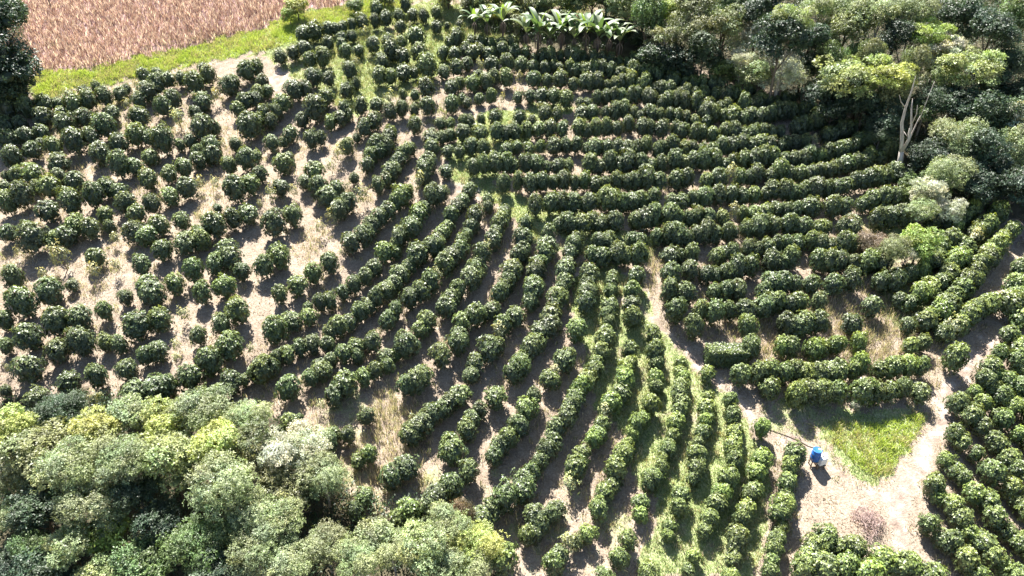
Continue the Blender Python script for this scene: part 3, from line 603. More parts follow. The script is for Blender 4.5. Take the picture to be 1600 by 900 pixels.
# the same rows go on outside the frame on both sides
for yy in np.arange(18, 104, 2.9):
    for side in (-1, 1):
        d0 = yy * cp - (float(height(0, yy)) - CAMZ) * sp
        xe = 800 / F * d0 + 1.0
        for xx in np.arange(xe, xe + 16, 1.7):
            x = side * xx + rng.uniform(-.3, .3); y = yy + .25 * (xx - xe) * side + rng.uniform(-.3, .3)
            z = float(height(x, y)); u, w, d = proj(x, y, z + 1)
            if (-25 < u < 1625): continue
            if side > 0 and y > 66 or side < 0 and (y < 42 or y > 84): continue
            v, f, c = VAR[int(rng.integers(8))]
            bush_v.append(v * np.array([1.9, 1.9, 2.1]) + np.array([x, y, z])); bush_f.append(f + off)
            bush_c.append(c * np.array([.045, .08, .042])); off += len(v)
rest = link('coffee_bushes', mesh_from('coffee_bushes', np.concatenate(bush_v), np.concatenate(bush_f), M['coffee'], np.concatenate(bush_c)))
tag(rest, 'smaller looking coffee bushes filling the upper and far rows of the hillside', 'coffee bushes', kind='stuff')

# ------------------------------------------------------------------ trees
def crown_mesh(name, lobes=13, leafn=6500, L=.075, W=.036, flat=1.0, hang=0.0, spread=1.0, umbrella=False, ragged=.0):
    """unit crown of radius about 1 centred at the origin, built of leafy lobes"""
    vs, fs, cs = [], [], []; off = 0
    cent = [np.array([0, 0, .15])]; rad = [.62]
    for k in range(lobes):
        a = 2.4 * k + rng.uniform(-.4, .4); zz = rng.uniform(-.45, .62) if not umbrella else rng.uniform(-.5, .6)
        rr = math.sqrt(max(.05, 1 - (zz / .95) ** 2)) * rng.uniform(.45, .72) * spread
        cent.append(np.array([rr * math.cos(a), rr * math.sin(a), zz * flat])); rad.append(rng.uniform(.24, .44) * (1 if not umbrella else .8))
    if umbrella: cent[0] = np.array([0, 0, .2]); rad[0] = .4
    tot = sum(r * r for r in rad)
    for c, r in zip(cent, rad):
        lump = lump_fn(9, .30, 6)
        n = int(leafn * r * r / tot); m = max(6, n // 11)
        d = rand_dirs(m * 2, -.75 if not umbrella else -.3); keep = rng.random(len(d)) < np.clip(.62 + .45 * d[:, 2], .15, 1); d = d[keep][:m]; m = len(d)
        rr = lump(d) * rng.uniform(.70, 1.05 + ragged, m)
        C = c + d * rr[:, None] * np.array([r, r, r * (.8 if not umbrella else .62) * flat])
        idx = np.repeat(np.arange(m), 11); o = rand_dirs(m * 11)
        P = C[idx] + o * rng.uniform(.0, .065, (len(idx), 1)); P[:, 2] -= hang * rng.uniform(0, .35, len(idx)) * (np.hypot(P[:, 0], P[:, 1]) > .4)
        nr = norm(np.array([0, 0, .6]) + d[idx] * 1.0 + rand_dirs(len(idx)) * .95)
        D = norm(tangent(o, nr) + d[idx] * .45 + np.array([0, 0, -.22 - hang]))
        s = rng.uniform(.7, 1.3, len(idx))
        v, f = leaves(P, D, L * s, W * s, nr)
        lt = rng.uniform(.8, 1.2); ct = rng.uniform(.55, 1.45, m)[idx] * lt * rng.uniform(.7, 1.35, len(idx))
        warm = rng.uniform(.9, 1.14)
        cc = np.repeat(np.stack([ct * warm, ct, ct * rng.uniform(.8, 1.15)], 1), 4, 0)
        vs.append(v); fs.append(f + off); cs.append(cc); off += len(v)
        if r > .3 and not umbrella:
            cv, cf = core(r * .36, -.08, r * .28 * flat, lump, 0)
            vs.append(cv + c); fs.append(cf + off); cs.append(np.full((len(cv), 3), .8)); off += len(cv)
    return mesh_from(name, np.concatenate(vs), np.concatenate(fs), M['leaf'], np.concatenate(cs))
CR = {
 'round': [crown_mesh('crown', 13, 11000) for k in range(4)],
 'fine':  [crown_mesh('fine_crown', 16, 16000, .056, .025, 1.0, ragged=.12) for k in range(3)],
 'tall':  [crown_mesh('tall_crown', 15, 12000, .065, .036, 1.35) for k in range(3)],
 'umbrella': [crown_mesh('spreading_crown', 24, 12000, .075, .032, .9, umbrella=True, spread=1.25) for k in range(2)],
 'vine':  [crown_mesh('vine_crown', 11, 11000, .065, .04, 1.2, hang=1.0, spread=.85) for k in range(2)],
 'bush':  [crown_mesh('shrub_crown', 9, 5000, .11, .055, .95, ragged=.1) for k in range(3)],
}
def trunk_mesh(name, limbs=6, pale=False):
    """unit trunk: height 1 to the crown centre, limbs reaching into a crown of radius about .5"""
    b = MB(); b.tube([(0, 0, -.08), (.012, .0, .25), (-.01, .015, .55), (0, 0, .82), (.0, .0, 1.1)], [.045, .034, .028, .02, .006], 9)
    for k in range(limbs):
        a = k * 2.3 + random.uniform(-.3, .3); z = .42 + .08 * k; r = random.uniform(.24, .42)
        b.tube([(0, .008, z), (r*.4*math.cos(a), r*.4*math.sin(a), z + .12), (r*math.cos(a), r*math.sin(a), z + .3)], [.018, .012, .004], 6)
    return b.mesh(name, M['pale_bark'] if pale else M['bark'], True)
TR = [trunk_mesh('trunk') for k in range(3)]; TRP = trunk_mesh('pale_trunk', 6, True)
COLS = {
 'grey':   (0.25, 0.30, 0.15), 'yellow': (0.33, 0.37, 0.12), 'olive': (0.19, 0.215, 0.10), 'mid': (0.11, 0.165, 0.06),
 'dark':   (0.060, 0.095, 0.050), 'deep': (0.045, 0.075, 0.045), 'white': (0.42, 0.44, 0.33), 'bright': (0.28, 0.37, 0.10), 'brownish': (0.22, 0.17, 0.11),
 'pale':   (0.27, 0.32, 0.15)}
WORDS = {'grey': 'grey green', 'yellow': 'yellow green', 'olive': 'olive green', 'mid': 'mid green', 'dark': 'dark green', 'deep': 'very dark green',
 'white': 'whitish', 'bright': 'bright lime green', 'brownish': 'dry brownish', 'pale': 'pale green'}
SHAPES = {'round': 'rounded tree', 'fine': 'feathery tree', 'tall': 'tall narrow tree', 'umbrella': 'flat-topped tree', 'vine': 'vine-draped tree', 'bush': 'bushy shrub'}
# px, py of the crown centre, crown radius in px, shape, colour, height of crown centre over the ground in metres
LOW = """22,672,42,round,yellow,4.2;92,645,40,fine,dark,4.0;150,672,42,round,yellow,4.6;60,712,52,round,olive,5;205,650,38,round,grey,4.2;262,662,44,round,yellow,4.8;
325,648,50,fine,grey,4.6;385,655,38,fine,grey,4.4;20,740,46,fine,olive,5;118,738,52,fine,grey,5.6;190,722,50,fine,grey,5.8;262,718,50,round,pale,5.6;338,700,46,round,yellow,5.2;395,700,40,round,olive,4.8;
345,760,58,fine,grey,6;430,712,42,fine,white,3.8;60,792,46,tall,dark,4.2;150,790,50,fine,grey,5.2;215,770,46,fine,dark,5;20,805,40,fine,grey,4.4;48,858,34,round,mid,3.6;
110,856,42,round,pale,4.4;172,836,40,bush,bright,3.6;250,820,42,round,deep,3.6;225,882,50,round,mid,3.6;310,850,56,fine,mid,4.2;388,806,46,fine,grey,5;400,862,48,fine,grey,4.6;
478,700,42,fine,white,3.4;505,745,38,fine,grey,3.4;448,762,40,round,olive,3.6;430,815,44,fine,pale,4;508,850,42,fine,olive,3.6;455,880,46,fine,grey,4;560,872,42,fine,grey,3.8;
612,858,40,fine,pale,3.4;585,835,30,bush,grey,3;660,862,44,round,pale,3.8;722,796,26,vine,brownish,3.0;700,828,40,fine,pale,3.8;745,850,44,fine,yellow,3.8;735,888,40,fine,pale,3.6;690,892,36,fine,grey,3.4;
784,868,20,bush,bright,2.0;70,900,46,round,dark,4;340,900,44,round,dark,3.4;20,880,40,round,deep,3;150,905,40,round,pale,4"""
TOP = """978,4,34,tall,grey,5;1012,22,32,vine,mid,6;1052,18,30,round,bright,6;1010,-12,34,round,grey,7;1088,10,36,round,olive,6.5;1140,8,34,tall,mid,7;1190,10,36,tall,deep,8;1040,58,30,umbrella,olive,5;1082,52,36,fine,olive,5.5;
1130,44,36,round,olive,6;1020,92,30,bush,deep,2.6;1060,98,32,bush,deep,2.6;1100,84,36,tall,dark,4.5;1128,112,28,bush,mid,2.2;1168,60,28,fine,white,5.5;1160,98,24,fine,white,3.8;1178,120,32,round,pale,3;
1222,62,46,round,deep,8;1238,30,34,umbrella,pale,10;1264,70,38,round,deep,7;1222,118,38,fine,white,4;1228,100,30,bush,deep,3;1282,14,34,fine,grey,8;1262,104,30,round,deep,4.5;1322,52,36,round,olive,8;1345,86,26,vine,mid,7;
1330,20,32,fine,grey,9;1300,92,32,vine,mid,6.5;1286,150,34,round,deep,3.4;1320,150,34,round,deep,4;1332,120,48,umbrella,pale,7;1362,84,24,vine,olive,8;1392,118,36,umbrella,yellow,7.5;1375,30,36,fine,grey,9;1400,55,30,tall,deep,8;
1430,20,32,fine,grey,10;1452,52,34,umbrella,bright,10;1430,96,28,vine,olive,8.5;1400,140,34,vine,olive,6;1470,78,34,umbrella,white,9;1512,106,48,umbrella,pale,9;1474,122,34,umbrella,pale,7.5;1545,128,34,round,dark,7;
1500,30,42,round,deep,9;1550,50,40,round,deep,9;1590,20,40,tall,mid,9;1580,100,38,fine,dark,7;1350,170,36,round,deep,4;1385,190,34,tall,deep,4;1300,178,28,bush,deep,2.6;1450,160,32,fine,dark,6;1430,180,26,bush,mid,5;1500,170,42,round,deep,6;
1548,185,42,round,dark,6;1596,182,36,round,white,7;1590,225,36,vine,grey,5;1492,222,40,fine,grey,4;1545,245,44,tall,deep,5;1450,245,34,round,deep,3;1480,275,36,fine,grey,3.5;1520,290,38,round,deep,3.4;1375,215,26,fine,dark,3;
1590,290,40,round,deep,4;1450,300,28,fine,white,3.2;1440,330,26,fine,grey,2.6;1478,330,25,fine,white,2.8;1425,290,20,bush,mid,1.8;1465,305,22,bush,mid,1.6;1395,390,28,fine,olive,2.6;1436,384,32,round,bright,2.8;1418,396,20,fine,white,2.6;
1364,384,26,fine,brownish,1.4;1352,376,18,fine,brownish,1.1;1465,350,22,bush,dark,1.6;1590,150,30,round,deep,5;1405,275,18,bush,dark,1.4"""
BACK = """815,36,16,bush,olive,1.2;846,34,18,bush,dark,1.4;880,30,20,bush,mid,1.6;915,36,20,bush,olive,1.6;945,40,18,bush,dark,1.6;975,48,22,bush,deep,1.8;1000,62,20,bush,dark,1.6;770,22,18,bush,yellow,1.3;735,14,18,bush,olive,1.2;900,-14,30,round,pale,4;850,-16,30,round,olive,4;790,-18,28,round,mid,4;950,-16,34,round,mid,5;752,4,26,bush,olive,2.2;790,-4,28,round,yellow,2.6;826,8,28,bush,olive,2.4;862,2,30,round,pale,3;896,6,26,bush,bright,2.6;926,0,30,round,olive,3.4;740,-8,26,round,pale,2.4;700,-6,24,bush,olive,1.8;600,-4,18,bush,olive,1.5;555,12,14,bush,mid,1.2"""
LEFT = """-2,36,52,round,dark,8;-6,88,60,tall,deep,6;10,118,44,round,deep,4;6,150,40,bush,deep,2.4;28,128,22,bush,dark,3;464,14,20,bush,yellow,1.6;452,24,14,bush,bright,1.2"""
MISC = """1337,634,9,bush,white,0.8"""
nt_ = 0; lab_seen = set()
SCREEN = {'low': 'in lower grove', 'top': 'in upper wood', 'left': 'by pink field', 'back': 'behind banana clump'}
for grp, txt, gname in (('low', LOW, 'trees of the lower left grove'), ('top', TOP, 'trees of the upper right wood'), ('left', LEFT, None), ('back', BACK, None), ('misc', MISC, None)):
    for q in txt.replace('\n', '').split(';'):
        a = q.split(','); px, py, r = float(a[0]), float(a[1]), float(a[2]); sh, cl = a[3], a[4]; h = float(a[5]) * rng.uniform(.86, 1.14)
        x, y, d = [float(k) for k in cast(px, py, h)]
        z = float(height(x, y)); Rr = r * d / F * rng.uniform(.94, 1.08)
        shrub = sh == 'bush' and Rr < 2.0 or h < 2
        e = empty('shrub' if shrub else ('broadleaf_tree' if sh != 'umbrella' else 'spreading_tree'), (x, y, z), rng.uniform(0, 6.28))
        me = CR[sh][nt_ % len(CR[sh])]; nt_ += 1
        c = link('foliage' if shrub else 'crown', me, e); c.location = (0, 0, h); c.scale = (Rr, Rr * rng.uniform(.9, 1.1), Rr * rng.uniform(.85, 1.0))
        c.rotation_euler = (0, 0, rng.uniform(0, 6.28))
        base = COLS[cl]; jt = rng.uniform(.88, 1.14); c.color = (float(base[0] * jt), float(base[1] * jt), float(base[2] * jt), 1)
        t = link('stem' if shrub else 'trunk', TRP if (sh in ('fine', 'umbrella') and not shrub) else TR[nt_ % 3], e)
        t.scale = (max(Rr * 1.5, h * .45), max(Rr * 1.5, h * .45), h)
        lab = f"{WORDS[cl]} {SHAPES[sh] if not shrub else 'bushy shrub'} {SCREEN.get(grp, '')}"
        lab = unique(lab, '', px, py)
        if px < 0: lab = f"{WORDS[cl]} {SHAPES[sh]} at photo's upper left edge, {'highest' if py < 40 else 'lowest'} of the three"
        if grp == 'misc': lab = 'small whitish leafy shrub in the shade under the lowest terraced hedge'
        tag(e, lab, 'shrub' if shrub else 'tree', gname)

# low growth under the trees: leaf litter, saplings and creepers nobody could count
def scatter(n, test, x0=-90, x1=90, y0=10, y1=122):
    out_x, out_y, q = [], [], 0
    while q < n:
        x = rng.uniform(x0, x1, 40000); y = rng.uniform(y0, y1, 40000)
        m = test(x, y); out_x.append(x[m]); out_y.append(y[m]); q += m.sum()
        if len(out_x) > 60: break
    return np.concatenate(out_x)[:n], np.concatenate(out_y)[:n]
def pxy(x, y): return proj(x, y, height(x, y))
def in_trees(x, y):
    u, w, d = pxy(x, y)
    return (poly_mask(u, w, Z_TREES_LOW) | poly_mask(u, w, Z_TREES_TOP) | poly_mask(u, w, Z_TREES_LEFT) | (poly_mask(u, w, Z_BANANA) & (rng.random(len(x)) < .35))) & (d > 8) & (u > -200) & (u < 1800) & (w < 1000)
x, y = scatter(16000, in_trees)
idx = np.repeat(np.arange(len(x)), 14); o = rand_dirs(len(idx), -.1)
hh = vnoise(x, y, 2.5, 9) * np.where(y > 60, 3.4, 1.9) + .2
P = np.stack([x[idx], y[idx], height(x, y)[idx] + hh[idx] * rng.uniform(.2, 1, len(idx))], 1) + o * .35
v, f = leaves(P, norm(o + np.array([0, 0, .1])), .26 * rng.uniform(.6, 1.3, len(idx)), .12)
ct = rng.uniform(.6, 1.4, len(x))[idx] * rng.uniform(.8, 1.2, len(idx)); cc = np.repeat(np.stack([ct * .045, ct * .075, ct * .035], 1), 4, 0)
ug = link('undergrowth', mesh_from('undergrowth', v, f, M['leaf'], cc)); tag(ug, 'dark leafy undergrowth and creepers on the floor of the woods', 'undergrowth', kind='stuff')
# ------------------------------------------------------------------ grass, dry weeds and the pink crop
def blades(x, y, n, h, w, spread, lean, colf, name, label, cat, up=0.0, nameobj='grass'):
    m = len(x); idx = np.repeat(np.arange(m), n); k = len(idx)
    a = rng.uniform(0, 6.28, k); r = spread * np.sqrt(rng.random(k))
    bx = x[idx] + r * np.cos(a); by = y[idx] + r * np.sin(a); bz = height(bx, by) - .02
    hh = h[idx] * rng.uniform(.55, 1.2, k)
    la = rng.uniform(0, 6.28, k); ll = lean * hh * rng.uniform(.2, 1, k)
    T = np.stack([np.cos(la) * ll, np.sin(la) * ll, hh], 1); B = np.stack([bx, by, bz], 1)
    fa = rng.uniform(0, 3.14, k); S = np.stack([np.cos(fa), np.sin(fa), np.zeros(k)], 1) * (w * rng.uniform(.6, 1.3, k) * .5)[:, None]
    Mi = B + T * .55 + np.stack([np.cos(la), np.sin(la), np.zeros(k)], 1) * (-ll * .15)[:, None]
    v = np.stack([B, Mi + S, B + T, Mi - S], 1).reshape(-1, 3); f = np.arange(4 * k).reshape(k, 4)
    c = np.repeat(colf(idx, k), 4, 0)
    o = link(nameobj, mesh_from(nameobj, v, f, M['grass'], c)); tag(o, label, cat, kind='stuff'); return o
def zg_(x, y):
    return zones(x, y)
bx_ = np.array([b[0] for b in BUSH]); by_ = np.array([b[1] for b in BUSH])
def inview(x, y, m=60):
    u, w, d = pxy(x, y); return (u > -m) & (u < 1600 + m) & (w > -30) & (w < 900 + m) & (d > 8)
# green grass where the zone is green
def test(x, y):
    g, p, b, a = zg_(x, y); return inview(x, y) & (rng.random(len(x)) < np.clip((g - .32) * 1.7, 0, 1)) & (a < .1) & (p < .35) & (b < .5)
x, y = scatter(30000, test)
u, w, d = pxy(x, y)
strip = (poly_mask(u, w, Z_STRIP) | poly_mask(u, w, Z_PATCH))
hh = np.where(strip, .38, .17) * (.6 + .9 * vnoise(x, y, 1.2, 4))
def cg(idx, k):
    t = rng.uniform(.7, 1.35, k); s = strip[idx]; dry = (vnoise(x, y, 1.5, 12)[idx] * .6 + rng.random(k) * .6) > .72
    base = np.where(s[:, None], np.array([.38, .46, .11]), np.array([.30, .37, .17]))
    base = np.where(dry[:, None], np.array([.42, .38, .22]), base)
    return base * t[:, None]
blades(x, y, 6, hh, .06, .22, .7, cg, 'g', 'short green grass growing between the coffee rows and along the field edge', 'grass')
# straw and fallen litter on the dry soil
def test(x, y):
    g, p, b, a = zg_(x, y); return inview(x, y) & (rng.random(len(x)) < np.clip(.75 - g, 0, 1)) & (a < .1) & (p < .6) & (b < .5)
x, y = scatter(34000, test)
def cs_(idx, k):
    t = rng.uniform(.6, 1.3, k)[:, None]; return np.where(rng.random(k)[:, None] < .25, np.array([.20, .15, .10]), np.array([.50, .43, .34])) * t
blades(x, y, 4, .07 + .13 * vnoise(x, y, 1.5, 21) ** 2, .06, .28, 1.9, cs_, 's', 'dry straw and fallen litter on the pale soil between the rows', 'straw', nameobj='straw_litter')
# tall dry weeds: measured thickets and stray stalks beside the bushes
THICK = [('640,700', 60, 1.3), ('60,210', 60, .7), ('140,180', 60, .7), ('200,240', 50, .7), ('90,290', 50, .7), ('230,310', 40, .8), ('330,230', 40, .7), ('400,200', 30, .6), ('60,340', 40, .7), ('300,150', 40, .6), ('450,240', 30, .5), ('620,690', 55, 1.3), ('600,650', 35, 1.2), ('545,760', 40, 1.3), ('535,720', 35, 1.2), ('600,770', 32, 1.2), ('620,630', 30, 1.0), ('490,665', 30, 1.1), ('425,625', 22, .9), ('575,595', 18, .8),
 ('1180,525', 40, 1.0), ('1225,535', 40, 1.0), ('1320,505', 40, 1.1), ('1350,520', 40, 1.1), ('1395,515', 40, 1.0), ('1300,470', 30, 1.1), ('1130,500', 26, .9), ('1030,420', 24, 1.0), ('1370,560', 60, .9), ('1300,520', 60, .9), ('1340,480', 60, .9), ('1270,470', 30, .8), ('1420,530', 50, .8), ('1400,490', 45, .8), ('1230,555', 40, .8), ('1200,545', 30, .8), ('1450,590', 30, .6), ('1330,450', 30, .9), ('1360,600', 40, .7),
 ('1015,400', 22, .8), ('1030,440', 28, .9), ('975,440', 22, .8), ('1060,500', 30, .8), ('1130,520', 30, .8), ('1170,510', 30, .8), ('1100,470', 25, .7), ('1250,490', 20, .7),
 ('480,95', 40, .8), ('560,80', 50, .8), ('620,110', 60, .8), ('680,100', 40, .9), ('700,60', 35, .9), ('540,60', 60, .8), ('600,30', 70, .9), ('650,140', 40, .9), ('690,180', 30, .8), ('560,140', 40, .7), ('700,30', 50, .9), ('780,30', 60, 1.2), ('860,10', 70, 1.4), ('930,10', 50, 1.4),
 ('340,290', 35, .8), ('330,330', 25, .7), ('180,400', 30, .7), ('30,400', 30, .7), ('150,440', 30, .7), ('500,440', 20, .5), ('490,370', 25, .7), ('560,300', 25, .7), ('480,390', 25, .7), ('210,190', 25, .7), ('270,200', 20, .6), ('120,260', 18, .6),
 ('690,500', 12, .5), ('700,545', 14, .6), ('745,590', 12, .5), ('660,590', 14, .6), ('780,470', 25, .5), ('820,520', 25, .5), ('780,600', 20, .6), ('850,630', 25, .5), ('900,560', 20, .5), ('960,820', 25, .6), ('1030,850', 35, .7), ('860,870', 20, .6), ('1000,800', 20, .5), ('1110,870', 40, .5), ('1060,750', 20, .5), ('1180,740', 16, .5),
 ('740,290', 20, .6), ('715,275', 18, .6), ('800,200', 14, .6), ('760,230', 16, .6), ('690,330', 14, .6), ('1265,650', 30, .6), ('1240,650', 30, .6), ('1230,700', 30, .4), ('1310,720', 30, .5), ('1345,740', 22, .5), ('1450,650', 14, .5), ('90,75', 12, .9), ('330,75', 40, .8), ('180,130', 60, .6), ('270,90', 60, .6), ('130,125', 40, .8)]
X_, Y_, H_, G_ = [], [], [], []
for s, r, h in THICK:
    px, py = [float(k) for k in s.split(',')]; x0, y0, d = [float(k) for k in cast(px, py)]; rr = r * d / F
    n = int(11 * rr * rr + 8); a = rng.uniform(0, 6.28, n); q = rr * np.sqrt(rng.random(n))
    X_.append(x0 + q * np.cos(a)); Y_.append(y0 + q * 1.3 * np.sin(a)); H_.append(h * rng.uniform(.2, .85, n) ** 1.2); G_.append(np.full(n, 1.0 if (py < 200 or (1200 < px < 1350 and py > 600)) else .3))
k = 3800; j = rng.integers(0, len(bx_), k); a = rng.uniform(0, 6.28, k)
X_.append(bx_[j] + 1.05 * np.cos(a)); Y_.append(by_[j] + 1.05 * np.sin(a)); H_.append(rng.uniform(.25, .7, k)); G_.append(np.full(k, .35))
x = np.concatenate(X_); y = np.concatenate(Y_); h = np.concatenate(H_); G = np.concatenate(G_)
print('weeds', len(x))
def cw(idx, k):
    t = rng.uniform(.65, 1.3, k)[:, None]; g = (rng.random(k) < G[idx] * .75)[:, None]
    return np.where(g, np.array([.24, .28, .12]), np.array([.50, .43, .35])) * t
blades(x, y, 9, h, .055, .28, .45, cw, 'w', 'tall dry weeds and seed stalks standing between the coffee bushes', 'weeds', nameobj='dry_weeds')
# the ripe pinkish crop on the far side of the grass strip
def test(x, y): return zg_(x, y)[2] > .5
x, y = scatter(34000, test, -95, 5, 70, 135)
def cc_(idx, k):
    t = rng.uniform(.55, 1.35, k)[:, None]; return np.where(rng.random(k)[:, None] < .35, np.array([.70, .56, .56]), np.array([.33, .21, .215])) * t
blades(x, y, 4, .75 + .35 * vnoise(x, y, 3, 31), .09, .16, .55, cc_, 'c', 'ripe pinkish brown grain crop filling the field at upper left', 'crop field', nameobj='grain_crop')

# ------------------------------------------------------------------ banana plants
def banana_leaf(Ln, Wd, el, az, droop, z0, name):
    """one blade with a folded midrib, arched along its length"""
    vs, fs = [], []; p = Vector((0.04 * math.cos(az), .04 * math.sin(az), z0)); e = el; n = 12
    side = Vector((-math.sin(az), math.cos(az), 0))
    for i in range(n + 1):
        t = i / n
        w = 0.02 if t < .12 else Wd * .5 * math.sin(math.pi * min(1, (t - .12) / .88) ** .75) ** .6 if t < 1 else 0.01
        w *= random.uniform(.86, 1.06) if t > .2 else 1
        up = Vector((-math.cos(az) * math.sin(e), -math.sin(az) * math.sin(e), math.cos(e)))
        vs += [p + side * w + up * w * .28, p, p - side * w + up * w * .28]
        p = p + Vector((math.cos(az) * math.cos(e), math.sin(az) * math.cos(e), math.sin(e))) * (Ln / n); e -= droop / n * (.5 + t)
    for i in range(n):
        a = 3 * i; fs += [(a, a+3, a+4, a+1), (a+1, a+4, a+5, a+2)]
    c = np.full((len(vs), 3), 1.0); return mesh_from(name, [tuple(q) for q in vs], fs, M['leaf'], c)
BL = []
for k in range(7):
    BL.append((banana_leaf(random.uniform(2.8, 3.6), random.uniform(.65, .85), random.uniform(.75, 1.2), 0, random.uniform(1.3, 2.0), 0, 'banana_leaf'), False))
UPL = [banana_leaf(2.2, .55, 1.35, 0, .5, 0, 'young_banana_leaf') for k in range(2)]
def banana_stem():
    b = MB(); b.tube([(0, 0, -.1), (.02, 0, .8), (0, .02, 1.6), (0, 0, 2.3)], [.17, .14, .11, .06], 9)
    for k in range(6):       # dead leaf sheaths hanging down the stem
        a = k * 1.05 + .2; b.tube([(.08*math.cos(a), .08*math.sin(a), 2.1), (.34*math.cos(a), .34*math.sin(a), 1.75), (.3*math.cos(a), .3*math.sin(a), .8)], [.03, .06, .02], 5)
    return b.mesh('banana_stem', M['pale_bark'], True)
BS = banana_stem()
M['dry_stem'] = plain_mat('dry_banana_stem', (.10, .075, .06), (.26, .20, .17), 4, .9, .4, (1, 1, .3)); BS.materials.clear(); BS.materials.append(M['dry_stem'])
BAN = [(742, 60, .95, ''), (762, 66, 1.1, ''), (786, 64, 1.15, ''), (822, 82, 1.1, ''), (840, 86, 1.3, ''), (858, 88, 1.05, ''), (876, 86, 1.3, ''), (896, 90, 1.1, ''), (914, 88, 1.3, ''), (932, 94, 1.3, ''), (950, 92, 1.1, ''), (966, 98, 1.15, '')]
for k, (px, py, s, t) in enumerate(BAN):
    x, y, d = [float(q) for q in cast(px, py)]
    e = empty('banana_plant', (x, y, float(height(x, y))), rng.uniform(0, 6.28), (s, s, s * 1.05))
    link('pseudostem', BS, e)
    n = 8 + k % 3
    for j in range(n):
        o = link('leaf', BL[(k + j) % 7][0] if j < n - 2 else UPL[j % 2], e); o.location = (0, 0, 2.2); o.rotation_euler = (0, 0, j * 2.4 + rng.uniform(-.3, .3))
        b = (.26, .38, .08) if j >= n - 2 and k % 2 == 0 else ((.09, .15, .06) if j % 3 else (.18, .22, .13)); o.color = (*b, 1)
    tag(e, f"tall banana plant with broad arching leaves above terraced rows, {ORD[k + 1]} from left in the clump", 'banana plant', 'banana plants at the top of the slope')

# ------------------------------------------------------------------ dead tree
x0, y0, d0 = [float(q) for q in cast(1407, 282)]; z0 = float(height(x0, y0)); S = d0 / F
def up_(dx, dy_px, depth=0.0):       # picture offset in px -> metres beside and above the foot
    return ((dx - dy_px * .345) * S, depth, dy_px * S / math.cos(PITCH - R(9)))
dead = empty('dead_tree', (x0, y0, z0)); tag(dead, 'bare pale dead tree with forked trunk standing against the shaded wood', 'dead tree')
b = MB(); b.tube([(0, 0, -.3), up_(-1, 0), up_(-1, 26), up_(1, 44)], [.42, .36, .30, .24], 12)
dtr = link('trunk', b.mesh('dead_trunk', M['pale_bark'], True), dead)
LIMBS = [([up_(0, 38), up_(2, 62), up_(3, 84, .2), up_(9, 104, .3), up_(17, 128, .2), up_(21, 148)], [.22, .18, .15, .11, .07, .02]),
 ([up_(1, 42), up_(10, 62, -.3), up_(13, 84, -.4), up_(14, 104, -.2), up_(17, 118)], [.19, .15, .11, .08, .02]),
 ([up_(4, 50), up_(14, 58, .3), up_(28, 84, .5), up_(33, 92, .6)], [.13, .10, .05, .02]),
 ([up_(9, 104, .3), up_(2, 112, .3), up_(-1, 122, .2)], [.07, .05, .015]),
 ([up_(13, 84, -.4), up_(19, 100, -.6), up_(20, 112, -.6)], [.06, .045, .012]),
 ([up_(3, 74, .1), up_(9, 66, -.1), up_(12, 78, -.2)], [.06, .07, .05]),
 ([up_(30, 84, .5), up_(42, 112, .6), up_(54, 138, .8)], [.035, .03, .012]),
 ([up_(2, 6), up_(12, 12, -.5), up_(24, 24, -.7)], [.10, .07, .02]),
 ([up_(1, 4), up_(-3, -14, -1.2)], [.08, .03])]
for p, r in LIMBS:
    b = MB(); b.tube(p, r, 8); link('limb', b.mesh('dead_limb', M['pale_bark'], True), dtr)

# ------------------------------------------------------------------ post in the field
x1, y1, d1 = [float(q) for q in cast(83, 18)]
b = MB(); b.tube([(0, 0, -.3), (.03, 0, 1.2), (0, .02, 2.6)], [.10, .09, .08], 8); 
po = link('wooden_post', b.mesh('wooden_post', M['wood'], True), loc=(x1, y1, float(height(x1, y1)))); po.rotation_euler = (0, R(-4), 0)
tag(po, 'dark wooden post standing alone in the pink field', 'post')

# ------------------------------------------------------------------ blue drum and white tank on the bank of the clearing
def at(px, py): 
    x, y, d = [float(q) for q in cast(px, py)]; return x, y, float(height(x, y)), d
x, y, z, d = at(1269, 727)
st = empty('log_stand', (x, y, z)); tag(st, 'rough timber stand holding up the blue drum', 'stand')
for k in range(4):
    b = MB(); sx, sy = (-1 if k % 2 else 1) * .20, (-1 if k < 2 else 1) * .20
    b.tube([(sx * 1.15, sy * 1.15, -.15), (sx, sy, .62)], [.05, .045], 7); link('leg', b.mesh('stand_leg', M['wood'], True), st)
b = MB(); 
for k in range(4): b.box((-.21 + .14 * k, 0, .65), (.125, .62, .05))
link('platform', b.mesh('stand_platform', M['wood']), st)
dr = empty('plastic_drum', (x, y, z + .676), 0, (1.2, 1.2, 1.15)); tag(dr, 'upright blue plastic drum on a timber stand beside the clearing', 'drum')
b = MB(); b.lathe([(.27, 0), (.29, .03), (.30, .25), (.312, .27), (.312, .30), (.30, .32), (.30, .55), (.312, .57), (.312, .60), (.30, .62), (.285, .86), (.25, .90), (.24, .905)], n=28)
bar = link('barrel', b.mesh('drum_barrel', M['blue'], True), dr)
b = MB(); b.lathe([(.288, 0), (.292, .02), (.292, .05), (.27, .06), (.25, .045), (.24, .042)], (0, 0, .885), 28); link('rim', b.mesh('drum_rim', M['blue'], True), bar)
b = MB(); b.lathe([(.05, 0), (.05, .035), (.035, .04)], (.13, .05, .925), 14); link('cap', b.mesh('drum_cap', M['white']), bar)
x, y, z, d = at(1278, 729)
ts = empty('tank_stand', (x + .1, y, z)); tag(ts, 'low timber stand under the white tank', 'stand')
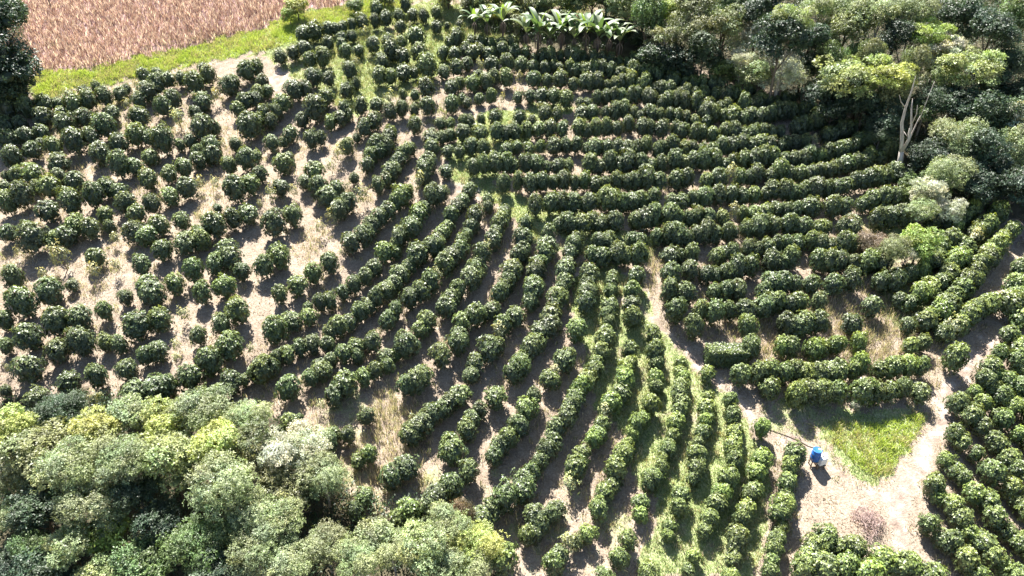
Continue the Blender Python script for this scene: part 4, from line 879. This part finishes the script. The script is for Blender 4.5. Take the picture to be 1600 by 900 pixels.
for k in range(4):
    b = MB(); sx, sy = (-1 if k % 2 else 1) * .24, (-1 if k < 2 else 1) * .22
    b.tube([(sx * 1.1, sy * 1.1, -.15), (sx, sy, .36)], [.05, .045], 7); link('leg', b.mesh('tank_stand_leg', M['wood'], True), ts)
b = MB(); b.box((0, 0, .385), (.66, .6, .05)); link('platform', b.mesh('tank_platform', M['wood']), ts)
tk = empty('water_tank', (x + .1, y, z + .412), .35, (1.1, 1.1, 1.1)); tag(tk, 'white square plastic tank with open dark filler hole next to the blue drum', 'tank')
b = MB(); b.box((0, 0, .32), (.60, .52, .64)); me = b.mesh('tank_body', M['white']); body = link('body', me, tk)
mo = body.modifiers.new('bevel', 'BEVEL'); mo.width = .05; mo.segments = 3
b = MB(); b.lathe([(.11, 0), (.11, .05), (.09, .052)], (.05, .0, .641), 18); nk = link('neck', b.mesh('tank_neck', M['white']), body)
b = MB(); b.lathe([(.085, 0), (.085, .004)], (.05, .0, .6945), 18); link('opening', b.mesh('tank_opening_shade', M['black']), nk)  # flat dark disc painted as the shade inside the hole
b = MB(); b.tube([(-.2, -.1, .64), (-.2, -.1, .70), (-.2, .12, .70), (-.2, .12, .64)], [.018] * 4, 8); link('handle', b.mesh('tank_handle', M['white']), body)

# ------------------------------------------------------------------ ditch edge along the bank and the brush heap
pts = []
for a, bb in pp('1196,668 1206,673 1220,678 1236,684 1250,690 1262,697 1274,701 1284,704'):
    x, y, z, d = at(a, bb); pts.append((x, y, z + .03))
b = MB(); b.tube(pts, [.038] * len(pts), 8); tag(link('ditch_line', b.mesh('ditch_line', M['bark'], True)), 'brownish edge of a small ditch along the bank above the blue drum', 'ditch_edge')  # brown tube standing in for the edge of a small ditch
x, y, z, d = at(1356, 815)
bh = empty('brush_heap', (x, y, z)); tag(bh, 'heap of dry reddish cut brush on the bare clearing', 'brush heap')
vs, fs = [], []; m = MB()
for k in range(420):
    a = rng.uniform(0, 6.28); r = (.95 + .3 * math.sin(3 * a + 1) + .15 * math.sin(5 * a)) * rng.random() ** .62 * 1.1; hz = (.75 * (1 - (r / 1.3) ** 2)) * rng.uniform(.1, 1)
    l = rng.uniform(.3, .9); t = rng.uniform(0, 6.28); e = rng.uniform(-.35, .6)
    dv = Vector((math.cos(t) * math.cos(e), math.sin(t) * math.cos(e), math.sin(e))) * l * .5; c = Vector((r * math.cos(a), r * math.sin(a) * 1.15, hz + .04))
    p0 = c - dv; p0.z = max(p0.z, .0); m.tube([p0, c + Vector((rng.uniform(-.04, .04), rng.uniform(-.04, .04), .03)), c + dv], [.014, .012, .004], 4, False)
M['twig'] = plain_mat('dry_twig', (.22, .15, .135), (.50, .38, .34), 3, .9, .2)
link('twigs', m.mesh('brush_twigs', M['twig']), bh)
n = 500; a = rng.uniform(0, 6.28, n); r = 1.2 * np.sqrt(rng.random(n)); P = np.stack([r * np.cos(a), 1.15 * r * np.sin(a), .7 * (1 - (r / 1.35) ** 2) * rng.uniform(.1, 1.1, n) + .03], 1)
v, f = leaves(P, rand_dirs(n), .14 * rng.uniform(.6, 1.3, n), .06); o = link('dead_leaves', mesh_from('dead_leaves', v, f, M['leaf'], np.repeat(rng.uniform(.6, 1.3, (n, 1)) * np.array([[.42, .30, .26]]), 4, 0)), bh)
print('objects', len(bpy.data.objects), 'faces', sum(len(m.polygons) for m in bpy.data.meshes))
